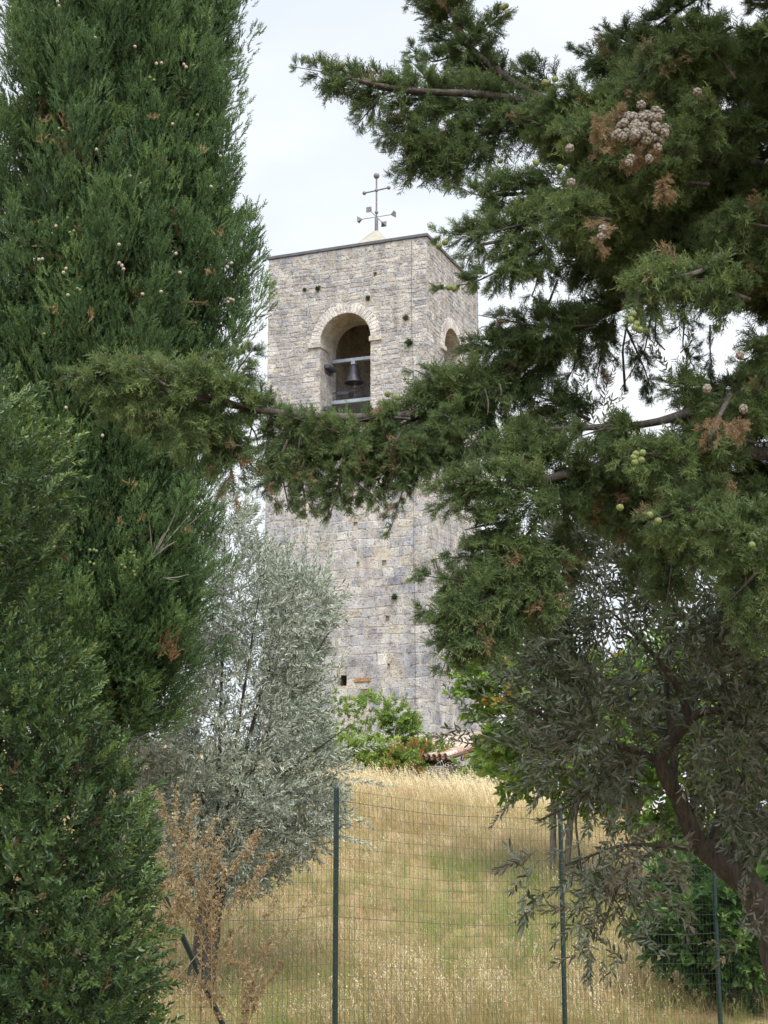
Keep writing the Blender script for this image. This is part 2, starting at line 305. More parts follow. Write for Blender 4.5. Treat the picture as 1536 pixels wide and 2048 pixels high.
def stones(mb, P0, U, Nn, u0, u1, z0, z1, hfun, wts, holes=(), arch=None, rough=1., palef=None):
    z = z0
    wts = np.array(wts)/sum(wts)
    while z < z1-.04:
        h = min(hfun(z)*RNG.uniform(.72, 1.3), z1-z)
        if z1-z-h < .07: h = z1-z
        segs = [(u0, u1)]
        def cutseg(a, b2):
            out = []
            for (s, e) in segs:
                if b2 <= s or a >= e: out.append((s, e)); continue
                if a-s > .03: out.append((s, a))
                if e-b2 > .03: out.append((b2, e))
            return out
        for (a, b2, ha, hb, _) in holes:
            if z < hb and z+h > ha: segs = cutseg(a, b2)
        if arch:
            c, r, zs, zl = arch
            if z+h > zl and z < zs: segs = cutseg(c-r-.002, c+r+.002)
            elif z < zs+r+.2 and z >= zs:
                k = r+.16; dz = max(0, z-zs); half = math.sqrt(max(0, k*k-dz*dz))
                if half > .05: segs = cutseg(c-half, c+half)
        for (s, e) in segs:
            u = s
            while u < e-.01:
                ww = h*RNG.uniform(.8, 2.1)*(1.0 if h > .2 else 1.25)
                if RNG.random() < .2: ww *= RNG.uniform(.35, .7)
                if e-u-ww < .09: ww = e-u
                g = .004+.004*RNG.random(); jt = min(.034, h*.17)*rough
                q = np.array([(u+g, z+g), (u+ww-g, z+g), (u+ww-g, z+h-g), (u+g, z+h-g)])
                q2 = q.copy(); j = RNG.uniform(-jt, jt, (4, 2)); q = q+j*.8; q[:, 1] += wz(q[:, 0], q[:, 1])
                ins = min(.022, h*.14, ww*.16); cc = q2.mean(0)
                qi = q+np.sign(cc-q2)*ins+RNG.uniform(-1, 1, (4, 2))*ins*.6
                pr = RNG.uniform(.004, .015)*rough
                d4 = pr+RNG.uniform(-.007, .007, 4)*rough
                Vv = np.concatenate([P0+q[:, :1]*U+q[:, 1:]*UP-.004*Nn, P0+qi[:, :1]*U+qi[:, 1:]*UP+d4[:, None]*Nn])
                k = RNG.choice(len(PAL), p=wts); c3 = PAL[k]*RNG.uniform(.86, 1.12)
                if palef is not None and RNG.random() < palef(u+ww/2, z+h/2): c3 = PAL[2]*RNG.uniform(.92, 1.12)
                mb.add(Vv, np.array([(0, 1, 5, 4), (1, 2, 6, 5), (2, 3, 7, 6), (3, 0, 4, 7), (4, 5, 6, 7)]), col=c3)
                u += ww
        z += h
def hf(z):
    return float(np.interp(z, [ZB, 5.5, 8.5, 10.5, zsill, ZS, ZT], [.29, .29, .26, .21, .155, .14, .125]))
pal_front = lambda u, z: (.55 if (abs(u-C1) < R1+.5 and zsill-.5 < z < ZS+.1) else 0)+(.35 if (u < .45 or u > W1-.4) and z > 10 else 0)
stones(wall, PA, DL, NF, 0.0, W1, ZB, ZT, hf, (.33, .2, .16, .17, .07, .04, .08), rects, (C1, R1, ZS, zsill), 1.0, pal_front)
pal_side = lambda u, z: (.5 if (abs(u-C2) < R2+.4 and zsill-.5 < z < ZS2+.1) else 0)+(.35 if u < .4 and z > 10 else 0)
stones(wall, PA, DR, NS, 0.0, W2, ZB, ZT, hf, (.26, .22, .11, .25, .10, .03, .08), (), (C2, R2, ZS2, zsill), 1.0, pal_side)
stones(wall, PA+W1*DL, DR, DL, 0, W2, ZB, ZT, hf, (.33, .2, .16, .17, .07, .04, .08))
stones(wall, PA+W2*DR, DL, DR, 0, W1, ZB, ZT, hf, (.33, .2, .16, .17, .07, .04, .08))
jh = lambda z: .17
for sgn in (1, -1):                                          # jambs of the two openings
    stones(wall, PA+(C1+sgn*R1)*DL, DR, -sgn*DL, .03, TK, zsill, ZS, jh, (.35, .2, .3, .08, .02, .05, .05), rough=.5)
    stones(wall, PA+(C2+sgn*R2)*DR, DL, -sgn*DR, .03, TK, zsill, ZS2, jh, (.35, .2, .3, .08, .02, .05, .05), rough=.5)
stones(wall, PA+(W2-TK)*DR+.01*NF, DL, NF, TK, W1-TK, zsill-.3, ZS-.4, jh, (.3, .2, .2, .1, .02, .18, .05), rough=.5)
stones(wall, PA+(W1-TK)*DL+.01*NS, DR, NS, TK, W2-TK, zsill-.3, ZS-.4, jh, (.3, .2, .2, .1, .02, .18, .05), rough=.5)
wall.build('wall', M['stone'], tw, tw)
def vouss(P0, U, Nn, c, r, zs, k):
    mb = MB(); ang = np.linspace(-.0, math.pi, k+1)
    for i in range(k):
        a0, a1 = ang[i]+.002, ang[i+1]-.002; ro = r+RO*RNG.uniform(.93, 1.08); o = .028+RNG.uniform(-.002, .002); ri = r
        pts = lambda rr, oo, s=0: [P0+(c+rr*math.cos(a))*U+(zs+rr*math.sin(a))*UP+oo*Nn for a in (a0+s, (a0+a1)/2, a1-s)]
        A_ = pts(ri, o-.012); B_ = pts(ro, o-.03); A2 = pts(ri+.012, o, .006); B2 = pts(ro-.02, o, .006); D = pts(ri, -.5); E_ = pts(ro, -.05)
        Vv = np.array(A_+B_+A2+B2+D+E_)
        fc = [(6, 7, 10, 9), (7, 8, 11, 10), (0, 1, 7, 6), (1, 2, 8, 7), (3, 9, 10, 4), (4, 10, 11, 5), (0, 6, 9, 3), (2, 5, 11, 8), (0, 12, 13, 1), (1, 13, 14, 2), (3, 4, 16, 15), (4, 5, 17, 16), (0, 3, 15, 12), (2, 14, 17, 5)]
        mb.add(Vv, fc, col=np.array((.62, .59, .545))*RNG.uniform(.94, 1.05))
    for s in (1, -1):                                        # impost blocks
        box(mb, P0+(c+s*(r+.17))*U+(zs-.09)*UP-.25*Nn, .2, .33, .075, U, -Nn, UP, .012, col=np.array((.54, .50, .43)))
    return mb
vouss(PA, DL, NF, C1, R1, ZS, 27).build('arch_surround', M['stone'], tw, tw)
vouss(PA, DR, NS, C2, R2, ZS2, 25).build('arch_surround', M['stone'], tw, tw)
CEN = PA+.5*W1*DL+.5*W2*DR
mb = MB(); box(mb, CEN+(ZT+.055)*UP, W1/2+.055, W2/2+.055, .05, DL, DR, UP, .012); mb.build('coping', M['coping'], tw, tw)
APX = on_plane(752, 467, CEN, NF); zr = APX[2]+.05
mb = MB(); hb = 1.15; q = [CEN+sx*hb*DL+sy*hb*DR+(ZT+.108)*UP for sx, sy in ((-1, -1), (1, -1), (1, 1), (-1, 1))]
tp = [CEN+sx*.1*DL+sy*.1*DR+zr*UP for sx, sy in ((-1, -1), (1, -1), (1, 1), (-1, 1))]
mb.add(np.array(q+tp), [(0, 1, 5, 4), (1, 2, 6, 5), (2, 3, 7, 6), (3, 0, 4, 7), (4, 5, 6, 7)]); mb.build('roof_cap', M['plaster'], tw, tw)
mb = MB(); u0, z0 = fu(825, 600); u1, z1 = fu(834, 1478); up_, zp_ = fu(824, 480)
cp = [PA+u*DL+z*UP+.075*NF+.01*RNG.normal()*DL for u, z in zip(np.interp(np.linspace(0, 1, 24), [0, .1, 1], [up_, u0, u1]), np.linspace(ZT-.02, z1-.3, 24))]
tube(mb, cp, .0065, 5); mb.build('conductor_cable', M['dark'], tw, tw)
u0, z1 = fu(742, 1355); u1, z0 = fu(710, 1364)
mb = MB(); box(mb, PA+(u0+u1)/2*DL+(z0+z1)/2*UP+.0*NF, abs(u1-u0)/2, .045, (z1-z0)/2, DL, NF, UP, .006, col=(.42, .24, .12)); mb.build('brick_patch', M['stone'], tw, tw)
u0, z1 = fu(734, 1384); mb = MB()
for k, hw in enumerate((.16, .12, .08)): box(mb, PA+u0*DL+(z1+.1-.075*k)*UP+(.07-.02*k)*NF, hw, .09-.02*k, .034, DL, NF, UP, .01, col=(.40, .36, .29))
mb.build('corbel', M['stone'], tw, tw)
# bell and its beams, inside the front opening
DB = .95
pin = lambda px, py: on_plane(px, py, PA-DB*NF, NF)
bl = thing('bell', tuple(pin(708, 765)), 'dark bronze bell hung from a grey steel headstock in the belfry arch', 'bell')
c = pin(708, 729); zb = pin(708, 766)[2]; H = c[2]-zb
mb = MB(); s = H/.6; sx_ = 1.15
lathe(mb, (c[0], c[1], zb), [(0, .60*s), (0.082*s, .60*s), (0.135*s, .57*s), (0.158*s, .50*s), (0.175*s, .35*s), (0.205*s, .22*s), (0.252*s, .10*s), (0.298*s, .02*s), (0.307*s, 0), (0.275*s, 0), (0.222*s, .1*s), (0.152*s, .3*s), (0.129*s, .5*s), (0, .54*s)], 28)
mb.build('bell_body', M['bronze'], bl, bl, smooth=True)
mb = MB(); tube(mb, [c+.1*UP-.3*UP, np.array([c[0]+.03, c[1], zb-.16])], .016, 6); ball(mb, (c[0]+.03, c[1], zb-.12), .06); mb.build('clapper', M['iron'], bl, bl, smooth=True)
mb = MB(); e0 = pin(667, 724); e1 = pin(742, 717); mid = (e0+e1)/2; hl = np.linalg.norm(e1-e0)/2+.12
box(mb, np.array([mid[0], mid[1], mid[2]]), hl, .08, .055, DL, DR, UP, .01); box(mb, c+.03*UP, .07, .09, .1, DL, DR, UP, .01); mb.build('headstock', M['zinc'], bl, bl)
lb = thing('steel_beam', tuple(pin(690, 804)), 'pale grey steel beam spanning the belfry arch below the bell', 'beam')
mb = MB(); box(mb, pin(694, 804), R1*1.02, .09, .06, DL, DR, UP, .01); mb.build('beam', M['zinc'], lb, lb)
mb = MB(); box(mb, pin(685, 784), .55, .02, .018, DL, DR, UP, .004); box(mb, pin(686, 787), .2, .03, .05, DL, DR, UP, .01); tube(mb, [pin(709, 784), pin(709, 804)], .02, 6); mb.build('tie_bar', M['dark'], lb, lb)
for (px, py, dd, lab) in ((655, 738, .45, 'dark bracket on the left jamb of the belfry arch beside the bell'), (656, 821, .45, 'dark bracket low on the left jamb of the belfry arch')):
    p = PA+(C1+R1-.09)*DL+.55*DR; p[2] = on_plane(px, py, PA-.55*NF, NF)[2]
    t = thing('wall_bracket', tuple(p), lab, 'bracket', 'brackets in the belfry arch')
    mb = MB(); box(mb, p, .08, .30, .06, DL, DR, UP, .015); mb.build('arm', M['dark'], t, t)
    mb = MB(); box(mb, p+.075*DL-.06*UP, .012, .22, .13, DL, DR, UP, .004); mb.build('wall_plate', M['iron'], t, t)
# weather vane
vn = thing('weather_vane', tuple(CEN+zr*UP), 'iron cross weather vane with ball ends and four pyramid cups on the tower top', 'weather vane')
k = np.linalg.norm(CEN[:2])/F*1.02
hz = lambda py: on_plane(752, py, CEN, NF)[2]
P = lambda z: np.array([CEN[0], CEN[1], z])
px0 = on_plane(752, 430, CEN, NF); OFF = np.array([px0[0]-CEN[0], 0, 0])*.0
mb = MB(); tube(mb, [P(zr-.1), P(hz(437))], .06, 10); tube(mb, [P(hz(438)), P(hz(352))], .028, 8)
ball(mb, P(hz(425)), .062); ball(mb, P(hz(381)), .06); mb.build('pole', M['iron'], vn, vn, smooth=False)
mb = MB(); ball(mb, P(hz(352)), .1, 16, 10); mb.build('top_ball', M['iron'], vn, vn, smooth=True)
ca = np.array([math.cos(YAW+.12), -math.sin(YAW+.12), 0]); Lc = .46
mb = MB(); tube(mb, [P(hz(381))-ca*Lc, P(hz(381))+ca*Lc], .024, 8); mb.build('cross_arm', M['iron'], vn, vn)
for s_ in (1, -1):
    mb = MB(); ball(mb, P(hz(381))+s_*ca*Lc, .066); mb.build('end_ball', M['iron'], vn, vn, smooth=True)
zz = hz(434)
for d_ in (DL, -DL, DR, -DR):
    mb = MB(); e = P(zz)+d_*.52; tube(mb, [P(zz), e], .012, 6); mb.build('arm', M['iron'], vn, vn)
    sd_ = np.cross(d_, UP); mb = MB(); h_ = .095; q = [e+d_*.13+sx*h_*sd_+sz*h_*UP for sx, sz in ((-1, -1), (1, -1), (1, 1), (-1, 1))]
    mb.add(np.array(q+[e-d_*.03]), [(0, 1, 2, 3), (0, 4, 1), (1, 4, 2), (2, 4, 3), (3, 4, 0)]); mb.build('pyramid_cup', M['iron'], vn, vn)

# ------------------------------------------------------------------ plant templates
def spray_template(seed, nside=11, sub=2, w=.024, ang=.75, flat=.35, sl=.42):
    """a cypress frond: unit length along x, tapering side twigs; every piece a slim triangle"""
    r = np.random.default_rng(seed); V = []; Fc = []; T = []
    def tri(a, d, L, wd, t0, t1):
        d = d/np.linalg.norm(d); s = np.cross(d, r.normal(size=3)); s /= np.linalg.norm(s); k = len(V)
        V.extend([a-s*wd, a+s*wd, a+d*L]); Fc.append((k, k+1, k+2)); T.extend([t0, t0, t1])
    ax = np.array([1., 0, 0]); tri(np.zeros(3), ax+r.normal(size=3)*.05, 1., w*1.1, -.10, .10)
    for i in range(nside):
        t = .08+.86*i/nside; sg = 1 if i % 2 else -1; L = (sl-.22*t)*r.uniform(.75, 1.25); a = ang*r.uniform(.75, 1.2)
        d = np.array([math.cos(a), sg*math.sin(a), r.normal()*flat]); p = ax*t; tri(p, d, L, w*.9, -.10, .12)
        for j in range(sub):
            q = p+d/np.linalg.norm(d)*L*(.3+.3*j); s2 = 1 if j % 2 else -1
            d2 = np.array([math.cos(a*.3+s2*.3), sg*math.sin(a+s2*.7), r.normal()*flat]); tri(q, d2, L*r.uniform(.35, .6), w*.8, -.05, .16)
    return np.array(V), np.array(Fc), np.array(T), np.zeros(len(V))
SPRAY_FAR = [spray_template(s, 8, 1, .046, .7) for s in range(5)]
SPRAY_NEAR = [spray_template(20+s, 10, 2, .033, .85, .45, .50) for s in range(6)]
def twig_template(seed, n=14, L=1.0, ll=.3, lw=.09, ang=.75, start=.1, jit=.2, opp=True, curl=.06, tuft=True):
    r = np.random.default_rng(seed); V = []; Fc = []; T = []; D = []
    def leaf(p, d, L_, w_, tt):
        d = d/np.linalg.norm(d); s = np.cross(d, r.normal(size=3)); s /= np.linalg.norm(s); u = np.cross(s, d); k = len(V)
        f = w_*.35; c = -curl*L_*r.uniform(-.3, 1.6)
        V.extend([p, p+d*L_*.3+s*w_*.45+u*f, p+d*L_*.68+s*w_*.42+u*(f+c*.5), p+d*L_+u*c, p+d*L_*.68-s*w_*.42+u*(f+c*.5), p+d*L_*.3-s*w_*.45+u*f])
        Fc.extend([(k, k+1, k+2, k+3), (k, k+3, k+4, k+5)]); T.extend([tt]*6); D.extend([0]*6)
    k = len(V); bw = .008
    V.extend([np.array(q) for q in ((0, -bw, 0), (0, bw, 0), (L, bw*.4, 0), (L, -bw*.4, 0), (0, 0, -bw), (0, 0, bw), (L, 0, bw*.4), (L, 0, -bw*.4))]); Fc.extend([(k, k+1, k+2, k+3), (k+4, k+5, k+6, k+7)]); T.extend([.3]*8); D.extend([.75]*8)
    for i in range(n):
        j = i//2 if opp else i; m_ = (n/2 if opp else n); t = start+(1-start)*(j+.5)/m_
        ph = (j % 2)*math.pi/2+(i % 2)*math.pi if opp else j*2.4
        ph += r.normal()*jit; a = ang*r.uniform(.7, 1.25)*(1.15-.45*t)
        leaf(np.array([t*L, 0, 0]), np.array([math.cos(a), math.sin(a)*math.cos(ph), math.sin(a)*math.sin(ph)]), ll*r.uniform(.7, 1.15)*(1.1-.3*t), lw*r.uniform(.8, 1.15), r.normal()*.12+.22*(t-.5))
    if tuft: leaf(np.array([L, 0, 0]), np.array([1., r.normal()*.2, r.normal()*.2]), ll*.8, lw*.8, .2)
    return np.array(V, float), np.array(Fc), np.array(T), np.array(D)
T_OLIVE = [twig_template(40+s, 14, 1., .29, .066, .85, jit=.5) for s in range(6)]
T_PRIVET = [twig_template(60+s, 16, 1., .34, .115, .8) for s in range(6)]
T_PRIVET += [twig_template(66+s, 12, 1., .25, .095, .95, jit=.6) for s in range(3)]+[twig_template(72+s, 10, 1., .30, .10, .6, start=.35, jit=.5) for s in range(3)]
T_BROAD = [twig_template(80+s, 11, 1., .42, .20, .85, opp=False, curl=.15) for s in range(6)]

def in_poly(P, x, y):
    P = np.asarray(P, float); c = np.zeros(len(x), bool); q = np.roll(P, 1, 0)
    for (x1, y1), (x2, y2) in zip(P, q):
        k = ((y1 > y) != (y2 > y)); xi = (x2-x1)*(y-y1)/((y2-y1) if y2 != y1 else 1e-9)+x1; c ^= k & (x < xi)
    return c
def edge(P, x, y):
    """distance to the outline and the outward direction, in photo pixels"""
    P = np.asarray(P, float); best = np.full(len(x), 1e9); nx = np.zeros(len(x)); ny = np.zeros(len(x)); q = np.roll(P, 1, 0)
    for (x1, y1), (x2, y2) in zip(P, q):
        dx, dy = x2-x1, y2-y1; t = np.clip(((x-x1)*dx+(y-y1)*dy)/(dx*dx+dy*dy+1e-9), 0, 1); ex, ey = x1+t*dx-x, y1+t*dy-y; d = np.hypot(ex, ey)
        k = d < best; best = np.where(k, d, best); nx = np.where(k, ex/(d+1e-6), nx); ny = np.where(k, ey/(d+1e-6), ny)
    return best, nx, ny
def volume(P, n, d0, T, E=120., clump=60., keep=.5):
    """points filling a crown outline P that bulges to half-thickness T (m) about distance d0, gathered in clumps"""
    P = np.asarray(P, float); lo, hi = P.min(0), P.max(0)
    def draw(m):
        out = []
        while sum(map(len, out)) < m:
            q = RNG.uniform(lo, hi, (m*2, 2)); out.append(q[in_poly(P, q[:, 0], q[:, 1])])
        return np.concatenate(out)[:m]
    if clump:
        nc = max(8, int(n/26)); cc = draw(nc); cd = RNG.uniform(-1, 1, nc); k = RNG.integers(0, nc, n)
        q = cc[k]+RNG.normal(size=(n, 2))*clump*.55; u = np.clip(cd[k]+RNG.normal(size=n)*.22, -1, 1); ct = RNG.normal(size=nc)[k]
        f = RNG.random(n) > keep; q[f] = draw(f.sum()); u[f] = RNG.uniform(-1, 1, f.sum()); ok = in_poly(P, q[:, 0], q[:, 1]); q, u, ct = q[ok], u[ok], ct[ok]
    else: q = draw(n); u = RNG.uniform(-1, 1, n); ct = RNG.normal(size=n)
    e, nx, ny = edge(P, q[:, 0], q[:, 1]); b = np.sqrt(np.clip(e/E, .03, 1))
    d = d0+u*T*b; p = W(q[:, 0], q[:, 1], d); fe = np.clip(1-e/E, 0, 1)
    out = np.stack([nx*fe, u*b*.9, -ny*fe], -1)
    return p, out, fe, ct

# ------------------------------------------------------------------ cones
def cone_mesh(name, seeds, crackw, depth, seed, m):
    r = np.random.default_rng(seed); bm = bmesh.new(); bmesh.ops.create_icosphere(bm, subdivisions=3, radius=1.); bm.verts.index_update()
    V = np.array([v.co for v in bm.verts]); V /= np.linalg.norm(V, axis=1)[:, None]; Fc = np.array([[v.index for v in f.verts] for f in bm.faces]); bm.free()
    i = np.arange(seeds)+.5; ph = np.arccos(1-2*i/seeds); th = math.pi*(1+5**.5)*i; S = np.stack([np.cos(th)*np.sin(ph), np.sin(th)*np.sin(ph), np.cos(ph)], -1)+r.normal(size=(seeds, 3))*.05; S = norm(S)
    dd = np.sort(np.arccos(np.clip(V@S.T, -1, 1)), 1); gap = dd[:, 1]-dd[:, 0]; c = np.clip(1-gap/crackw, 0, 1)
    bumpc = .05*np.clip(1-dd[:, 0]/.12, 0, 1)
    V = V*(1-depth*c+bumpc)[:, None]*np.array([1, 1, 1.12])
    mb = MB(); mb.add(V, [Fc], .5, np.clip(c*1.4-.2, 0, 1)); o = mb.build(name, m); me = o.data; bpy.data.objects.remove(o); return me
ME_GREY = [cone_mesh('grey_cone', 13, .34, .24, s, M['cone_grey']) for s in range(3)]
ME_PALE = [cone_mesh('pale_cone', 12, .25, .12, 5+s, M['cone_pale']) for s in range(2)]
ME_GREEN = [cone_mesh('green_cone', 12, .25, .07, 9+s, M['cone_green']) for s in range(2)]
def add_cone(root, meshes, p, r, label=None):
    o = bpy.data.objects.new('cone', random.choice(meshes)); COL.objects.link(o); o.parent = root
    o.location = Vector(p)-root.location; o.scale = (r, r, r); o.rotation_euler = [random.uniform(0, 6.28) for _ in range(3)]
    if label: o['label'] = label
    return o

# ------------------------------------------------------------------ dense column cypresses at the left
def column_cypress(name, axis_px, d, ys, xs, label, nplume, crown_bottom_py, front=.72, plen=1.0):
    ax0 = W(axis_px, 1608, d); X0, Y0 = ax0[0], d; ground = float(gz(X0, Y0))
    t = thing(name, (X0, Y0, ground), label, 'tree')
    zz = W(axis_px, np.array(ys, float), d)[:, 2]; rr = (np.array(xs, float)-axis_px)/F*np.array([d]*len(xs))*.93
    o = np.argsort(zz); zz, rr = zz[o], rr[o]
    ztop = zz[-1]+5.5; zz = np.append(zz, [zz[-1]+2.5, ztop]); rr = np.append(rr, [rr[-1]*.8, .05])
    mb = MB(); tube(mb, smooth_line([(X0, Y0, ground-.2), (X0+.04, Y0, ground+2), (X0-.03, Y0+.03, ground+6), (X0, Y0, ztop-1)], 16), np.linspace(.2, .03, 16), 10, wob=.05); mb.build('trunk', M['bark'], t, t, smooth=True)
    n = nplume; z0 = zz[0]; zlim = W(axis_px, -90, d)[2]
    z = np.where(RNG.random(n) < .86, RNG.uniform(z0-.25, zlim, n), RNG.uniform(zlim, ztop-.5, n)); R = np.interp(z, zz, rr)
    th = np.where(RNG.random(n) < front, RNG.uniform(math.pi*.98, math.pi*2.08, n), RNG.uniform(0, math.pi*2, n))
    lump = 1+.09*np.sin(th*5+z*1.3)+.10*np.sin(th*9-z*2.7+1)+.06*np.sin(th*15+z*4.1)
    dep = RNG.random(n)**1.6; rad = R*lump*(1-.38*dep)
    od = np.stack([np.cos(th), np.sin(th), 0*th], -1)
    base = np.stack([X0+od[:, 0]*rad*.80, Y0+od[:, 1]*rad*.80, z], -1)
    low = np.clip((z-z0)/1.6, 0, 1)
    dirv = norm(od*(RNG.uniform(.12, .48, n)+.30*(1-low))[:, None]+np.stack([0*th, 0*th, .35+.65*low], -1)+RNG.normal(size=(n, 3))*.14)
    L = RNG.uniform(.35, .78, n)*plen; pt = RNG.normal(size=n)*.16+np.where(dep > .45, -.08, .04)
    ns = 50; s = RNG.random((n, ns))**.8
    wid = (.105*np.sin(np.clip(s*.92+.06, 0, 1)*math.pi)**.7+.012)*(L[:, None]/.6)
    offv = norm(RNG.normal(size=(n, ns, 3)))*wid[..., None]
    pos = base[:, None]+dirv[:, None]*(s*L[:, None])[..., None]+offv
    axv = norm(dirv[:, None]*1.0+norm(offv)*.55+RNG.normal(size=(n, ns, 3))*.22+np.array([0, 0, .25]))
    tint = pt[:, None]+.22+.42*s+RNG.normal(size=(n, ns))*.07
    dry = (RNG.random((n, 1)) < .003)*np.ones((n, ns))*.8
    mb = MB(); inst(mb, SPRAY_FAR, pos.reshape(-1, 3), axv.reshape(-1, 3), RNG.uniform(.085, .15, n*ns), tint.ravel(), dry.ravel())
    # inner twiggy mass that closes the core
    n2 = int(n*13); z2 = RNG.uniform(z0, ztop-1, n2); R2_ = np.interp(z2, zz, rr)*RNG.uniform(.15, .72, n2); t2 = RNG.uniform(0, 2*math.pi, n2)
    p2 = np.stack([X0+np.cos(t2)*R2_, Y0+np.sin(t2)*R2_, z2], -1)
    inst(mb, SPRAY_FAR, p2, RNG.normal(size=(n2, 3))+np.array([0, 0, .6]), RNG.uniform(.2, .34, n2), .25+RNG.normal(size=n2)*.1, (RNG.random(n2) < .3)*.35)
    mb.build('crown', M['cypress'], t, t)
    return t, (X0, Y0, zz, rr)
main_c, MC = column_cypress('column_cypress', 182, 14.6, [-40, 60, 110, 240, 300, 400, 480, 540, 640, 720, 820, 900, 1000, 1100, 1200, 1290, 1350, 1410, 1440],
    [474, 468, 456, 484, 482, 472, 482, 520, 520, 494, 462, 428, 424, 424, 420, 395, 370, 330, 292], 'tall dense dark green cypress filling the upper left, studded with pale round cones', 1950, 1430)
def cone_on(px, py):
    """front surface point of the tall cypress under a photo pixel"""
    X0, Y0, zz, rr = MC; p = W(px, py, Y0-.6); R = float(np.interp(p[2], zz, rr)); dx = p[0]-X0
    y = Y0-math.sqrt(max(.01, (R*1.02)**2-dx*dx)) ; return W(px, py, y-.02)
for (px, py) in ((313, 127), (323, 126), (368, 129), (372, 134), (270, 93), (190, 75), (115, 3), (65, 22), (118, 12), (441, 312), (422, 373), (345, 248), (282, 367), (186, 387), (112, 452), (238, 489), (78, 519), (85, 518), (132, 537), (127, 545), (136, 590), (238, 526), (244, 531), (247, 538), (360, 545), (285, 588), (322, 583), (461, 598), (456, 604), (466, 600), (463, 526), (455, 534), (132, 815), (205, 871), (238, 836), (352, 507), (193, 299), (260, 352), (474, 368)):
    add_cone(main_c, ME_PALE, cone_on(px, py), .0155, 'pale grey brown ripe cone')
for (px, py) in ((118, 257), (125, 262), (155, 577), (160, 580), (148, 462), (140, 465), (88, 668), (135, 436), (265, 712), (245, 712), (505, 575), (490, 560), (180, 1100), (188, 1100), (193, 1102), (180, 1125), (188, 1128), (262, 1105), (268, 1112), (270, 1150), (275, 1135), (250, 1135), (243, 1130), (405, 1065), (415, 1068), (400, 1150), (300, 155), (395, 230), (308, 160), (268, 1143)):
    add_cone(main_c, ME_GREEN, cone_on(px, py), .0145, 'green unripe cone')
mb = MB(); 
p = cone_on(338, 1300)
inst(mb, SPRAY_FAR, p+RNG.normal(size=(46, 3))*np.array([.05, .03, .075])+np.array([0, -.06, 0]), RNG.normal(size=(46, 3))*.5+np.array([.1, -.1, 1]), .11, .5, .98)
for (px, py) in ((305, 240), (90, 240), (85, 283), (405, 305), (270, 970), (280, 1040), (238, 1045), (440, 470), (420, 550), (180, 636), (110, 622), (370, 1065)):
    p = cone_on(px, py); inst(mb, SPRAY_FAR, p+RNG.normal(size=(6, 3))*.025+np.array([0, .0, 0]), RNG.normal(size=(6, 3))*.5+np.array([.2, -.2, .8]), .075, .5, .8)
mb.build('dry_twigs', M['cypress'], main_c, main_c)
mb = MB()                                                    # bare grey twigs showing in the lower crown
for base_, tips in (((300, 1112), ((368, 985), (398, 1010), (415, 1020), (340, 1060), (300, 1040), (352, 1085))), ((322, 1152), ((380, 1150), (360, 1165)))):
    b0 = cone_on(*base_)+np.array([0, .12, 0])
    for tp_ in tips: e = cone_on(*tp_)+np.array([0, -.05, 0]); tube(mb, smooth_line([b0, (b0+e)/2+RNG.normal(size=3)*.03, e], 8), np.linspace(.008, .003, 8), 4)
mb.build('bare_twig', M['pale_bark'], main_c, main_c)

